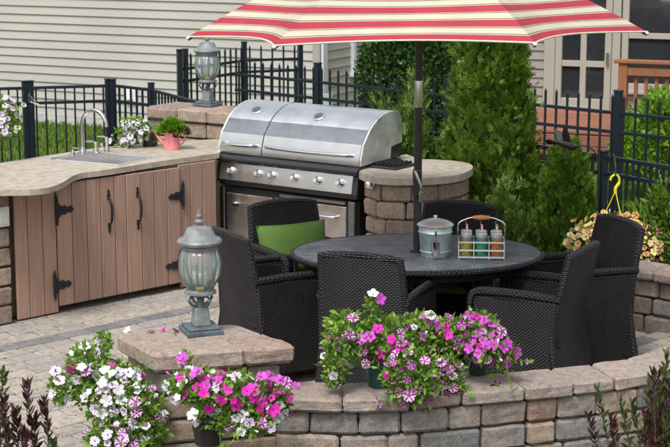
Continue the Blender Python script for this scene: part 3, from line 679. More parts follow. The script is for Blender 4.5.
for x0, x1, h0, h1 in ((.065, .50, .14, .42), (.53, 1.18, .68 - .02, 1.10)):
    m = MB(); m.box(((x0 + x1) / 2, .005, .375), (x1 - x0, .03, .58)); dr = m.build('cart_door', M_['steel_door'], g, bevel=.006)
    m = MB(); zc = .585; m.tube(smooth_path([(h0, -.012, zc), (h0 + .02, -.045, zc), ((h0 + h1) / 2, -.052, zc), (h1 - .02, -.045, zc), (h1, -.012, zc)], 4), .011, 10); m.build('handle', M_['chrome'], dr, smooth=True)
m = MB(); m.box((.88, -.012, .695), (.6, .02, .02)); m.build('drip_tray_edge', M_['nickel'], g, bevel=.004)
for x in (.025, GW - .05):
    m = MB(); m.box((x, .0, .37), (.06, .05, .68)); m.build('cart_post', M_['steel_d'], g, bevel=.005)
for x in (.06, GW - .06):
    for y in (.06, .5): m = MB(); m.lathe([(.0001, 0), (.03, .0), (.03, .045), (.0001, .045)], 12, (x, y, .0)); m.build('caster', M_['black'], g)

CTL = CT; CT = .95
# ------------------------------------------------------------------ rounded stone side counter with burner
pc = [at(*p, CT) for p in ((359, 171.5), (368, 175), (390, 177.8), (430, 177.5), (458, 174.5), (470, 170), (473, 166), (466, 162.5), (447, 160), (420, 159))]
bk = [Vector((.55, 12.15, 0)), Vector((.30, 11.80, 0))]
po = Vector((.62, 11.55, 0)); pd = thing('burner_counter', 'rounded stone counter with side burner right of the grill', 'counter', po)
outl = smooth_path([(p.x, p.y, 0) for p in pc], 4)
slab([(p.x - po.x, p.y - po.y) for p in outl + bk], [], CT - .055, CT).build('countertop', M_['counter'], pd, bevel=.012, seg=2)
cen = Vector((.62, 11.6, 0)); ins = [p + (cen - p) * .075 for p in [Vector((q.x, q.y, 0)) for q in outl]]; pp = Path(ins)
for k in range(8): course(pd, pp, CT - .06 - (k + 1) * .128, CT - .06 - k * .128, [.20, .28, .24], .16, M_['tan'], 'block', 0, .006, bev=.013, proud=.008)
m = MB(); m.prism([((p.x - po.x) * .75, (p.y - po.y) * .75) for p in ins[::3]], 0, CT - .06); m.build('core', M_['concrete'], pd)
bc = Vector((.40, 11.55, CT)) - po; m = MB(); m.box(bc + Vector((0, 0, .008)), (.30, .30, .016), GA); br = m.build('side_burner', M_['black'], pd, bevel=.005)
for i in range(-3, 4):
    m = MB(); m.box(bc + Vector((math.cos(GA) * i * .036, math.sin(GA) * i * .036, .027)), (.010, .25, .016), GA); m.build('grate_bar', M_['grate'], br, bevel=.002)
m = MB(); m.box(bc + Vector((0, 0, .026)), (.26, .010, .012), GA); m.build('grate_bar', M_['grate'], br)
kp = atY(371, 184, 11.17) - po; gd = Vector((math.sin(GA) * 1, -math.cos(GA), 0)); Mr = gd.to_track_quat('Z', 'Y').to_matrix(); m = MB()
m.lathe([(.0001, 0), (.034, 0), (.034, .008), (.025, .012), (.024, .045), (.0001, .05)], 20); m.v = [tuple(Mr @ Vector(p) + kp) for p in m.v]; m.build('burner_knob', M_['steel_p'], pd, smooth=True)

# ------------------------------------------------------------------ lanterns
def lantern(name, label, loc, rz, sticker, s=1.0):
    o = thing(name, label, 'lantern', loc, rz, 'pillar lanterns'); o.scale = (s, s, s)
    m = MB(); m.box((0, 0, .012), (.19, .19, .024)); m.box((0, 0, .031), (.165, .165, .014)); m.build('base_plate', M_['lampdark'], o, bevel=.005, seg=2)
    m = MB(); m.hexa([(-.045, -.045, .038), (.045, -.045, .038), (.045, .045, .038), (-.045, .045, .038)], [(-.034, -.034, .135), (.034, -.034, .135), (.034, .034, .135), (-.034, .034, .135)]); m.build('stem', M_['lampgrey'], o, bevel=.008, seg=2)
    m = MB(); m.lathe([(.032, .13), (.02, .15), (.018, .175), (.035, .19), (.06, .205)], 16); m.build('neck', M_['lampdark'], o, smooth=True)
    for k in range(4):
        a = PI / 2 * k + .4; cx, sx = math.cos(a), math.sin(a); m = MB(); m.tube([(cx * r, sx * r, z) for r, z in ((.025, .14), (.055, .15), (.075, .175), (.06, .195), (.04, .19))], [.006, .009, .008, .006, .003], 6); m.build('scroll', M_['lampdark'], o, smooth=True)
    m = MB(); m.lathe([(.062, .200), (.082, .206), (.082, .216), (.070, .22), (.066, .232)], 24); lr = m.build('lower_ring', M_['lampgrey'], o, smooth=True)
    gp = [(.066, .228), (.088, .262), (.104, .30), (.112, .34), (.110, .375), (.101, .41), (.087, .438)]
    m = MB(); m.lathe(gp, 64, lobes=8, amp=.055); me = m.mesh('globe', M_['glass'], smooth=2)
    link('globe', me, o)
    for k in range(8):
        a = 2 * PI * k / 8 + PI / 8; m = MB(); m.tube([(math.cos(a) * (r * .955), math.sin(a) * (r * .955), z) for r, z in gp], .0038, 6); m.build('rib', M_['lampgrey'], o, smooth=True)
    m = MB(); m.lathe([(.08, .432), (.092, .438), (.092, .452), (.085, .458)], 24); m.build('upper_ring', M_['lampgrey'], o, smooth=True)
    m = MB(); m.lathe([(.0001, .452), (.100, .455), (.112, .463), (.115, .475), (.108, .486), (.094, .49), (.080, .503), (.070, .528), (.062, .541), (.045, .546), (.030, .553)], 32); m.build('roof', M_['lampgrey'], o, smooth=True)
    m = MB(); m.lathe([(.024, .55), (.013, .556), (.022, .566), (.024, .576), (.014, .586), (.008, .59), (.015, .598), (.014, .607), (.006, .613), (.008, .622), (.0001, .645)], 16); m.build('finial', M_['lampgrey'], o, smooth=True)
    for k in range(3):
        a = 2 * PI * k / 3 + .3; x, y = .032 * math.cos(a), .032 * math.sin(a); m = MB(); m.lathe([(.010, .235), (.010, .315), (.004, .316)], 10, (x, y, 0)); cd = m.build('candle', M_['candle'], o, smooth=True)
        m = MB(); m.lathe([(.006, .316), (.012, .332), (.009, .35), (.0001, .372)], 10, (x, y, 0)); m.build('bulb', M_['glass'], cd, smooth=True)
    if sticker:
        m = MB(); a = math.radians(-86) - rz
        m.grid(lambda u, v: ((.079 + .011 * v) * math.cos(a + (u - .5) * .5), (.079 + .011 * v) * math.sin(a + (u - .5) * .5), .238 + .02 * v), 4, 1); m.build('sticker', M_['yellow'], o)
    return o
lp = at(201, 332, PZ); lantern('lantern', 'weathered grey lantern with ribbed glass globe on the near stone pillar', (lp.x, lp.y, PZ), math.radians(20), True, 1.0)
lb = at(209, 104, 1.2); lantern('lantern', 'grey lantern on the far corner pillar under the umbrella tip', (lb.x, lb.y - .12, 1.2), math.radians(-30), True, .96)

# ------------------------------------------------------------------ table
TC = Vector((.50, 9.53, 0)); TX, TY, TZ = .765, .55, .74
tb = thing('dining_table', 'oval dark wicker patio table under the striped umbrella', 'table', TC)
def oval(k, z, n=64): return [(math.cos(2 * PI * i / n) * TX * k, math.sin(2 * PI * i / n) * TY * k) for i in range(n)]
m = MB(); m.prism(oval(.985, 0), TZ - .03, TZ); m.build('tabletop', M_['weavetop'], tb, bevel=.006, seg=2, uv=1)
pts = [(x, y, TZ - .016) for x, y in oval(.99, 0)]; pts.append(pts[0]); pts.append(pts[1]); m = MB(); m.tube(pts, .018, 10, False); m.build('rim', M_['rope'], tb, smooth=True, uv=1)
m = MB(); m.prism(oval(.90, 0), TZ - .085, TZ - .031); m.build('apron', M_['weave'], tb, uv=1)
for sx_, sy_ in ((-1, -1), (1, -1), (1, 1), (-1, 1)):
    m = MB(); x, y = sx_ * .38, sy_ * .27; m.hexa([(x + a * .04 + sx_ * .05, y + b * .04 + sy_ * .03, 0) for a, b in ((-1, -1), (1, -1), (1, 1), (-1, 1))], [(x + a * .05, y + b * .05, TZ - .086) for a, b in ((-1, -1), (1, -1), (1, 1), (-1, 1))]); m.build('leg', M_['weave'], tb, bevel=.008, uv=1)

# ------------------------------------------------------------------ chairs
def chair(name, label, loc, face):
    o = thing(name, label, 'chair', loc, face - PI / 2, 'wicker dining armchairs')
    W, HB, HA, SZ = .54, .89, .655, .42
    def yr(z): return -.265 - .085 * max(0, (z - .42) / .47) ** 1.3 - .055 * max(0, (.42 - z) / .42) ** 1.4
    def hw(z): return .253 - .022 * min(1, max(0, (z - .4) / .49)) + .008 * max(0, (.4 - z) / .4)
    nz = 12
    def shell(th):
        vs = []; fs = []; nu = 8
        for s_ in (0, 1):
            for j in range(nz + 1):
                for i in range(nu + 1):
                    u = -1 + 2 * i / nu; z = .08 + (HB - .08) * j / nz; z += (.016 * (1 - u * u)) * (j / nz) ** 2
                    y = yr(z) + .022 * u * u * (1 if z > .4 else z / .4) + s_ * th; vs.append((u * hw(z), y, z))
        q = (nu + 1) * (nz + 1); idx = lambda s_, j, i: s_ * q + j * (nu + 1) + i
        for s_ in (0, 1):
            for j in range(nz):
                for i in range(nu): fs.append((idx(s_, j, i), idx(s_, j, i + 1), idx(s_, j + 1, i + 1), idx(s_, j + 1, i)))
        for j in range(nz):
            for i in (0, nu): fs.append((idx(0, j, i), idx(1, j, i), idx(1, j + 1, i), idx(0, j + 1, i)))
        for i in range(nu):
            for j in (0, nz): fs.append((idx(0, j, i), idx(1, j, i), idx(1, j, i + 1), idx(0, j, i + 1)))
        return MB().add(vs, fs)
    bk_ = shell(.042).build('backrest', M_['weave'], o, smooth=1, uv=1)
    ed = []
    for j in range(nz + 1):
        z = .08 + (HB - .08) * j / nz; ed.append((-hw(z), yr(z) + .022 * (1 if z > .4 else z / .4) + .02, z))
    tp = []
    for i in range(1, 10): u = -1 + 2 * i / 10; tp.append((u * hw(HB), yr(HB) + .022 * u * u + .02, HB + .016 * (1 - u * u)))
    rt = [(-x, y, z) for x, y, z in ed[::-1]]
    m = MB(); m.tube(ed + tp + rt, .024, 8); m.build('back_edge', M_['rope'], bk_, smooth=True, uv=1)
    for s_ in (-1, 1):
        m = MB(); x = s_ * .252; pr = [(yr(.09) + .03, .08), (yr(.3) + .03, .3), (yr(.6) + .03, HA - .02), (.12, HA - .025), (.245, HA - .035), (.262, .40), (.275, .08)]
        m.prism(pr if s_ > 0 else pr[::-1], x - .021, x + .021, 'x'); sd = m.build('side_panel', M_['weave'], o, bevel=.008, uv=1)
        m = MB(); m.tube(smooth_path([(x, yr(.62) + .02, HA - .005), (x, -.1, HA + .004), (x, .12, HA + .004), (x, .225, HA - .005), (x, .270, HA - .05), (x, .27, HA - .2)], 4), [.024] * 13 + [.023] * 4 + [.020] * 4, 10); m.build('armrest', M_['rope'], o, smooth=True, uv=1)
    m = MB(); m.box((0, .0, SZ - .03), (.465, .52, .06)); m.build('seat', M_['weave'], o, bevel=.012, uv=1)
    m = MB(); m.box((0, .255, .225), (.465, .025, .29)); m.build('front_skirt', M_['weave'], o, bevel=.006, uv=1)
    for sx_ in (-1, 1):
        for y in (yr(.05) + .03, .245): m = MB(); m.box((sx_ * .23, y, .045), (.036, .036, .09)); m.build('leg', M_['iron'], o, bevel=.004)
    return o
def cpos(x, y): return (x, y, .0)
CH = [('wicker armchair at the left end of the table turned away from the camera', -.36, 9.42, 30), ('wicker armchair holding the upright green cushion in front of the grill', -.20, 10.02, -62), ('wicker armchair seen squarely from behind in front of the table', .245, 8.93, 70),
      ('wicker armchair on the far side of the table behind the metal pail', .70, 9.95, -112), ('wicker armchair at the near right side of the table, seen from its side', 1.13, 8.98, 152), ('wicker armchair farthest right below the hanging flower basket', 1.47, 9.53, 203)]
chs = [chair('wicker_armchair', l, cpos(x, y), math.radians(a)) for l, x, y, a in CH]
# cushions
def pillow(name, label, w_, h_, t_, loc, rot):
    m = MB()
    for s_ in (-1, 1):
        def f(u, v, s_=s_):
            a, b = 2 * u - 1, 2 * v - 1; k = (1 - abs(a) ** 4) * (1 - abs(b) ** 4); e = 1 - .04 * (1 - abs(b)) ; e2 = 1 - .05 * (1 - abs(a))
            return (a * w_ / 2 * (1 - .05 * (1 - b * b)), b * h_ / 2 * (1 - .06 * (1 - a * a)), s_ * t_ / 2 * max(0, k) ** .5)
        m.grid(f, 16, 12)
    o = m.build(name, M_['cushion'], None, loc=loc, rot=rot, smooth=2); return tag(o, label, 'cushion', 'green chair cushions')
def on_chair(i, lx, ly, lz):
    x, y, a = CH[i][1:]; a = math.radians(a) - PI / 2; return (x + lx * math.cos(a) - ly * math.sin(a), y + lx * math.sin(a) + ly * math.cos(a), lz)
pillow('cushion', 'plain green cushion propped against the chair back before the grill', .50, .35, .15, on_chair(1, .0, -.14, .625), (math.radians(74), 0, math.radians(-62) - PI / 2 + PI))
pillow('seat_cushion', 'flat green seat cushion on the far armchair seen under the table', .48, .48, .09, on_chair(3, 0, .02, .46), (0, 0, math.radians(-112)))

# ------------------------------------------------------------------ umbrella
um = thing('patio_umbrella', 'patio umbrella with red and cream striped canopy on a black pole', 'umbrella', TC)
RU, ZR, ZA = 1.36, 2.055, 2.60
ROT = math.radians(-5.5)
def rim(k): a = ROT + PI / 3 * k; return Vector((RU * math.cos(a), RU * math.sin(a), 0))
mc, t, b = newmat('striped_canvas'); tc = N(t, 'TexCoord'); sp = N(t, 'SeparateXYZ'); t.links.new(tc.outputs['UV'], sp.inputs[0])
mm = N(t, 'Math', operation='MULTIPLY'); mm.inputs[1].default_value = 9.4; t.links.new(sp.outputs[1], mm.inputs[0]); fr = N(t, 'Math', operation='FRACT'); t.links.new(mm.outputs[0], fr.inputs[0])
RED, CRM, LIN, TANL = (.47, .060, .088), (.66, .60, .47), (.085, .06, .055), (.42, .33, .20)
col = ramp(t, fr.outputs[0], [(0, RED), (.40, TANL), (.44, CRM), (.475, LIN), (.515, CRM), (.70, CRM), (.84, TANL), (.87, CRM), (.90, LIN), (.94, CRM), (.97, RED)], 'CONSTANT')
wv = noise(t, tc.outputs['Object'], 4, 3); col = mixc(t, col, ramp(t, wv, [(.3, (.9, .9, .9)), (.7, (1.06, 1.06, 1.06))]), .8, 'MULTIPLY')
t.links.new(col, b.inputs['Base Color']); b.inputs['Roughness'].default_value = .85; b.inputs['Specular IOR Level'].default_value = .15
bump(t, b, noise(t, tc.outputs['Object'], 9, 4), .35, .02)
tr = N(t, 'BsdfTranslucent'); t.links.new(col, tr.inputs[0]); mx = N(t, 'MixShader'); mx.inputs[0].default_value = .3
t.links.new(b.outputs[0], mx.inputs[1]); t.links.new(tr.outputs[0], mx.inputs[2]); t.links.new(mx.outputs[0], t.nodes['Material Output'].inputs[0])
def canv(k, a, tt, dz=0):
    p = rim(k).lerp(rim(k + 1), a); q = 4 * a * (1 - a); sh = 1 - .12 * q * (1 - tt)
    r = p * (1 - tt) * sh; z = ZR + (ZA - ZR) * (tt + .13 * math.sin(PI * tt)) - .035 * q * math.sin(PI * min(1, tt + .15)) * 1.0 + dz
    v = Vector((r.x, r.y, z)); v.z += .0153 * v.x - .0304 * v.y + .03 * q * (1 - tt); v.x -= .03 * min(1, (1 - tt) * 3); return v
for k in range(6):
    nu, nv = 18, 18; vs = []; uvs = []
    for j in range(nv + 1):
        for i in range(nu + 1): vs.append(canv(k, i / nu, j / nv * .985)); uvs.append((i / nu, j / nv * .985))
    me = bpy.data.meshes.new('canopy_panel'); fs = [(j * (nu + 1) + i, j * (nu + 1) + i + 1, (j + 1) * (nu + 1) + i + 1, (j + 1) * (nu + 1) + i) for j in range(nv) for i in range(nu)]
    me.from_pydata(vs, [], fs); ul = me.uv_layers.new(name='UVMap')
    for l in me.loops: ul.data[l.index].uv = uvs[l.vertex_index]
    me.materials.append(mc); me.polygons.foreach_set('use_smooth', [True] * len(me.polygons)); pn = link('canopy_panel', me, um)
    m = MB(); m.tube([canv(k, i / 18, 0) for i in range(19)], .0055, 6); m.build('hem', plain('cream_piping', (.66, .60, .46), .8) if k == 0 else bpy.data.materials['cream_piping'], pn, smooth=True)
    m = MB(); m.tube([canv(k, 0, j / 10 * .95, -.018) for j in range(11)], .008, 6); rb = m.build('rib', M_['iron'], um, smooth=True)
    m = MB(); a = canv(k, 0, .45, -.025); m.tube([a, Vector((.03 * math.cos(ROT + PI / 3 * k), .03 * math.sin(ROT + PI / 3 * k), 2.12))], .006, 6); m.build('strut', M_['iron'], rb)
    e = canv(k, 0, 0, -.008); m = MB(); m.ell(e * 1.0, (.013, .013, .010)); m.build('rib_tip', M_['white'] if k == 0 else M_['yellow'] if False else M_['candle'], rb, smooth=True)
m = MB(); m.lathe([(.024, 0.02), (.024, 1.62)], 16); m.lathe([(.022, 1.78), (.022, 2.60)], 16); m.build('pole', M_['black'], um, smooth=True)
m = MB(); m.lathe([(.0245, 1.62), (.0255, 1.625), (.0255, 1.775), (.0245, 1.78)], 16); m.build('pole_joint', M_['nickel'], um, smooth=True)
m = MB(); m.lathe([(.0001, 2.60), (.05, 2.61), (.04, 2.64), (.015, 2.66), (.02, 2.68), (.0001, 2.71)], 16); m.build('finial', M_['black'], um, smooth=True)
m = MB(); m.box((-.006, -.032, 1.17), (.052, .06, .17)); cr = m.build('crank_housing', M_['black'], um, bevel=.012, seg=2)
m = MB(); m.tube(smooth_path([(-.018, -.068, 1.245), (-.018, -.082, 1.235), (.014, -.082, 1.15), (.014, -.078, 1.12)], 4), [.009] * 13, 8); m.lathe([(.012, 1.06), (.014, 1.12)], 10, (.014, -.08, 0)); m.build('crank_handle', M_['nickel'], cr, smooth=True)
m = MB(); m.lathe([(.0001, 0), (.23, 0), (.23, .03), (.16, .07), (.06, .09), (.045, .30), (.03, .31)], 28); m.build('base', M_['iron'], um, smooth=True)
m = MB(); m.lathe([(.045, TZ + .001), (.045, TZ + .012), (.026, TZ + .016)], 20); m.build('table_collar', M_['black'], um, smooth=True)

# ------------------------------------------------------------------ pail with scoop
pp_ = at(435, 256, TZ); pl = thing('ice_pail', 'ribbed galvanised ice pail with lid and scoop on the table', 'pail', (pp_.x, pp_.y, TZ + .002)); k = 1.02
m = MB(); m.lathe([(.0001, 0), (.082, 0), (.083, .006), (.088, .03), (.089, .034), (.098, .15), (.1, .155), (.098, .16), (.101, .19)], 72, lobes=36, amp=.012); m.build('body', M_['galv'], pl, smooth=1)
for z, r in ((.035, .091), (.15, .1005)): m = MB(); m.tube([(r * math.cos(q), r * math.sin(q), z) for q in [2 * PI * i / 32 for i in range(33)]], .003, 6, False); m.build('hoop', M_['galv'], pl, smooth=True)
m = MB(); m.lathe([(.108, .186), (.110, .192), (.104, .198), (.08, .212), (.04, .224), (.0001, .228)], 32); ld = m.build('lid', M_['galv'], pl, smooth=True)
m = MB(); m.lathe([(.008, .226), (.007, .235), (.013, .240), (.011, .247), (.0001, .249)], 14); m.build('lid_knob', M_['galv'], ld, smooth=True)
a = math.radians(-92); dx, dy = math.cos(a), math.sin(a); m = MB(); hook = Vector((dx * .102, dy * .102, .165))
m.tube(smooth_path([hook, hook + Vector((dx * .02, dy * .02, .012)), hook + Vector((dx * .018, dy * .018, -.03)), hook + Vector((dx * .014, dy * .014, -.055))], 4), .006, 8)
def scp(u, v): q = PI * (u - .5) * 1.1; w_ = .026 * (1 if v < .75 else 1 - (v - .75) * 1.2); return (dx * .118 + w_ * math.sin(q), dy * (.118 + .014 * math.cos(q) * 1.2), .108 - .085 * v)
m.grid(scp, 10, 6); m.build('scoop', M_['chrome'], pl, smooth=True)

# ------------------------------------------------------------------ drinks caddy: wire carrier and six jars
cp_ = at(481, 256.5, TZ); ca_ = math.radians(-4)
cd = thing('wire_carrier', 'white wire bottle carrier with turned wooden handle on the table', 'carrier', (cp_.x, cp_.y, TZ + .002), ca_)
wm = plain('white_wire', (.50, .57, .57), .4, 0, .05); cw, cdp = .135, .085
def ring(z): return [(-cw, -cdp, z), (cw, -cdp, z), (cw, cdp, z), (-cw, cdp, z), (-cw, -cdp, z)]
for z, hgt in ((.012, .006), (.052, .010), (.100, .009)):
    m = MB(); r_ = ring(z)
    for p, q in zip(r_, r_[1:]):
        c_ = (Vector(p) + Vector(q)) / 2; L = (Vector(q) - Vector(p)).length; m.box(c_, (L + .004, .004, hgt) if abs(p[1] - q[1]) < 1e-6 else (.004, L - .004, hgt))
    m.build('band', wm, cd)
for x in (-cw, -cw / 3, cw / 3, cw):
    for y in (-cdp, cdp): m = MB(); m.tube([(x, y * 1.02, .0), (x, y * 1.02, .11)], .003, 6); m.build('upright', wm, cd)
m = MB(); m.box((0, 0, .006), (2 * cw, 2 * cdp, .004)); m.build('tray', wm, cd)
m = MB(); hp = smooth_path([(-cw - .003, 0, .01), (-cw - .006, 0, .15), (-cw + .0, 0, .20), (-cw + .035, 0, .222), (-.05, 0, .236), (.05, 0, .236), (cw - .035, 0, .222), (cw, 0, .20), (cw + .006, 0, .15), (cw + .003, 0, .01)], 5); m.tube(hp, .0045, 8); hd = m.build('bail', M_['nickel'], cd, smooth=True)
m = MB(); m.lathe([(.008, -.05), (.013, -.045), (.011, -.036), (.015, -.015), (.015, .015), (.011, .036), (.013, .045), (.008, .05)], 14); m.v = [(p[2], p[0], p[1] + .236) for p in m.v]; m.build('grip', M_['orange'], hd, smooth=True)
def liquid(name, c):
    return plain(name, c, .1, 0, .25, 50)
LQ = [liquid('amber_drink', (.66, .46, .03)), liquid('green_drink', (.02, .46, .22)), liquid('orange_drink', (.85, .22, .015))]
LN = ['amber', 'green', 'orange']
for r_ in range(2):
    for c_ in range(3):
        x, y = (c_ - 1) * .089, (r_ * 2 - 1) * .042; ca, sa = math.cos(ca_), math.sin(ca_)
        j = thing('drinking_jar', '%s drink in a lidded glass jar with straw, %s row of the carrier' % (LN[c_], 'front' if r_ == 0 else 'back'), 'jar', (cp_.x + x * ca - y * sa, cp_.y + x * sa + y * ca, TZ + .011), ca_, 'jars of drinks in the carrier')
        m = MB(); m.lathe([(.0001, .001), (.036, .001), (.0385, .008), (.0385, .095), (.034, .112), (.031, .118), (.031, .128)], 24); m.build('glass', M_['jar'], j, smooth=True)
        m = MB(); m.lathe([(.0001, .004), (.0355, .004), (.0365, .01), (.0365, .088), (.0001, .089)], 20); m.build('drink', LQ[c_], j, smooth=True)
        m = MB(); m.lathe([(.034, .118), (.0345, .137), (.030, .142), (.0001, .142)], 24); m.build('lid', M_['galv'], j, smooth=True)
        pk = plain('pink_straw', (.80, .22, .30), .5, 0, .1) if (r_, c_) == (0, 0) else bpy.data.materials['pink_straw']; wht = M_['white']
        m = MB(); a0 = Vector((.008, 0, .10)); a1 = Vector((.004 - .008 * r_, .005, .193)); n_ = 9
        for q in range(n_):
            m.mi = q % 2; m.tube([a0.lerp(a1, q / n_), a0.lerp(a1, (q + 1) / n_)], .0034, 8, q in (0, n_ - 1))
        m.build('straw', [pk, wht], j, smooth=True)
        m = MB()
        for q in range(3): m.ell((.012 * math.cos(q * 2.1), -.03, .03 + q * .022), (.014, .004, .012), 10, 5)
        m.build('fruit_slice', M_['lime'] if c_ != 2 else M_['orange'], j, smooth=True)

# ------------------------------------------------------------------ foliage tools
def unit(a): return a / np.maximum(np.linalg.norm(a, axis=-1, keepdims=True), 1e-9)
def quad_mesh(name, Vq, mat):
    n, k = Vq.shape[:2]; me = bpy.data.meshes.new(name); me.vertices.add(n * k); me.loops.add(n * k); me.polygons.add(n)
    me.vertices.foreach_set('co', Vq.reshape(-1).astype(np.float32)); me.loops.foreach_set('vertex_index', np.arange(n * k, dtype=np.int32))
    me.polygons.foreach_set('loop_start', np.arange(0, n * k, k, dtype=np.int32)); me.update(); me.validate()
    me.materials.append(mat); return me
def leaves(b, d, s, L, W, fold=.25, mid=.45, six=False):
    d = unit(d); s = unit(s - d * (s * d).sum(-1, keepdims=True)); n = np.cross(d, s); L = np.asarray(L)[..., None]; W = np.asarray(W)[..., None]
    if six: return np.stack([b, b + d * L * .25 + s * W * .85 - n * W * fold, b + d * L * .62 + s * W * .8 - n * W * fold * .6, b + d * L - n * L * .12, b + d * L * .62 - s * W * .8 - n * W * fold * .6, b + d * L * .25 - s * W * .85 - n * W * fold], axis=1)
    return np.stack([b, b + d * L * mid + s * W - n * W * fold, b + d * L + n * L * .08, b + d * L * mid - s * W - n * W * fold], axis=1)
def rv(n): return unit(NP.normal(size=(n, 3)))
def sprays(c, d, s, L, k=4, wl=.32, sp=.85):
    """flat fern-like sprays of narrow leaflets"""
    out = []; d = unit(d); s = unit(s - d * (s * d).sum(-1, keepdims=True))
    out.append(leaves(c, d, s, L, L * .09))
    for j in range(k):
        t = .12 + .75 * j / k
        for sg in (-1, 1):
            dd = d * math.cos(sp) + s * sg * math.sin(sp) + NP.normal(size=d.shape) * .12
            out.append(leaves(c + d * (L * t)[:, None], dd, d, L * (.55 * (1 - .5 * t)), L * .55 * wl * .28))
    return np.concatenate(out)
def crown_mesh(Vq, mat, parent, name='crown'):
    return link(name, quad_mesh(name, Vq, mat), parent)
def trunk(parent, h, r, lean=(0, 0), limbs=5, spread=.3):
    m = MB(); m.tube([(0, 0, -.02), (lean[0] * .4, lean[1] * .4, h * .4), (lean[0], lean[1], h)], [r, r * .75, r * .25], 8)
    for i in range(limbs):
        a = 2 * PI * i / limbs + R.uniform(-.4, .4); z = h * R.uniform(.2, .75); q = spread * R.uniform(.6, 1) * (1.1 - z / h)
        m.tube([(0, 0, z), (q * .5 * math.cos(a), q * .5 * math.sin(a), z + q * .35), (q * math.cos(a), q * math.sin(a), z + q * .9)], [r * .4, r * .28, r * .1], 6)
    return m.build('trunk', M_['bark'], parent, smooth=True)
def conifer(name, label, loc, h, rfun, n, size, mat, group=None, up=1.2, cat='tree'):
    o = thing(name, label, cat, loc, 0, group); trunk(o, h * .9, .035, spread=rfun(.3))
    per = 14; K = n // per; tk = NP.random(K) ** .85; ak = NP.random(K) * 2 * PI                 # fan-shaped clumps of sprays
    rk = np.array([rfun(q) for q in tk]) * np.where(NP.random(K) < .8, .86 + .19 * NP.random(K), .4 + .4 * NP.random(K))
    ck = np.stack([rk * np.cos(ak), rk * np.sin(ak), tk * h], 1); dk_ = np.stack([np.cos(ak) * .55, np.sin(ak) * .55, np.full(K, up)], 1) + NP.normal(size=(K, 3)) * .3
    sk_ = np.stack([-np.sin(ak), np.cos(ak), np.zeros(K)], 1) + NP.normal(size=(K, 3)) * .6
    ix = np.repeat(np.arange(K), per); n = len(ix); off = NP.normal(size=(n, 3)); sd = unit(sk_)[ix]
    c = ck[ix] + sd * (off[:, :1] * size * .32) + unit(dk_)[ix] * (off[:, 1:2] * size * .6) + off * size * .14
    d = unit(dk_)[ix] + sd * (off[:, :1] * .38) + NP.normal(size=(n, 3)) * .16; s = sd + NP.normal(size=(n, 3)) * .35; c[:, 2] = np.maximum(c[:, 2], .01)
    crown_mesh(sprays(c, d, s, size * (.7 + .6 * NP.random(n))), mat, o); return o
def bush(name, label, loc, rad, n, L, W, mat, group=None, base=.0, cat='shrub', shells=(.72, 1.03), lump=.14, tri=None):
    o = thing(name, label, cat, loc, 0, group); trunk(o, rad[2] * 1.0, .03, limbs=7, spread=rad[0] * .6)
    q = rv(n); q[:, 2] = np.where(q[:, 2] < -.75, -q[:, 2], q[:, 2]); l = 1 + lump * np.sin(q[:, 0] * 7 + 1) * np.sin(q[:, 1] * 6) + lump * .8 * np.sin(q[:, 2] * 9 + q[:, 0] * 5)
    k = np.where(NP.random(n) < .78, shells[0] + (shells[1] - shells[0]) * NP.random(n), .3 + .5 * NP.random(n)) * l
    c = q * np.array(rad) * k[:, None] + np.array([0, 0, rad[2] + base]); c = c[c[:, 2] > .02]; n = len(c); q = unit(c - np.array([0, 0, rad[2] + base]))
    d = q * .7 + np.array([0, 0, .35]) + NP.normal(size=(n, 3)) * .6
    crown_mesh(leaves(c, d, rv(n), L * (.7 + .6 * NP.random(n)), W * (.7 + .6 * NP.random(n))), mat, o); return o

# ------------------------------------------------------------------ grass
n = 70000
gx = np.concatenate([NP.uniform(-7, .6, n), NP.uniform(.8, 4.6, n // 3)]); gy = np.concatenate([NP.uniform(13.5, 22.5, n), NP.uniform(12.2, 18, n // 3)])
ok = (gy < 21.4 - .51 * (gx + 3.45)) & ~((gx > -1.5) & (gy < 13.9 - .95 * (gx + .2))) & ~((gx > -3.5) & (gx < -.9) & (gy < 13.8))
gx, gy = gx[ok], gy[ok]; n = len(gx); b_ = np.stack([gx, gy, np.full(n, -.058)], 1)
Vg = leaves(b_, np.array([0, 0, 1.]) + NP.normal(size=(n, 3)) * .45, rv(n), .05 + .06 * NP.random(n), .006 + .005 * NP.random(n))
go = link('lawn_grass', quad_mesh('lawn_grass', Vg, M_['grass'])); tag(go, 'mown green lawn between the fences and the pale house', 'grass', kind='stuff')

# ------------------------------------------------------------------ evergreens and shrubs behind the patio
conifer('arborvitae', 'tall dense conical evergreen rising behind the table beside the umbrella pole', (1.17, 12.0, -.03), 2.55, lambda t: .39 * (1 - t) ** .55 * min(1, .6 + t * 3) + .02, 20000, .060, M_['arbor'], 'evergreens behind the patio')
conifer('arborvitae', 'small conical evergreen below the black bird ornament', (1.68, 11.42, -.03), 1.14, lambda t: .275 * (1 - t) ** .6 * min(1, .6 + t * 3) + .02, 9000, .050, M_['arbor'], 'evergreens behind the patio')
def juniper(label, loc, rad, n, L):
    o = thing('juniper', label, 'shrub', loc, 0, 'junipers beside the tall evergreen'); trunk(o, rad[2] * .6, .025, limbs=8, spread=rad[0] * .6)
    q = rv(n); q[:, 2] = np.abs(q[:, 2]); k = np.where(NP.random(n) < .7, .75 + .35 * NP.random(n), .3 + .5 * NP.random(n)) * (1 + .16 * np.sin(q[:, 0] * 8) * np.cos(q[:, 2] * 7)); c = q * np.array(rad) * k[:, None]
    d = q * .9 + np.array([0, 0, .6]) + NP.normal(size=(n, 3)) * .4
    crown_mesh(sprays(c, d, rv(n), L * (.6 + .8 * NP.random(n)), 4, .3, .6), M_['juniper'], o)
juniper('feathery juniper shrub between the grill and the tall evergreen', (.58, 12.75, 0), (.34, .34, 1.28), 2600, .10)
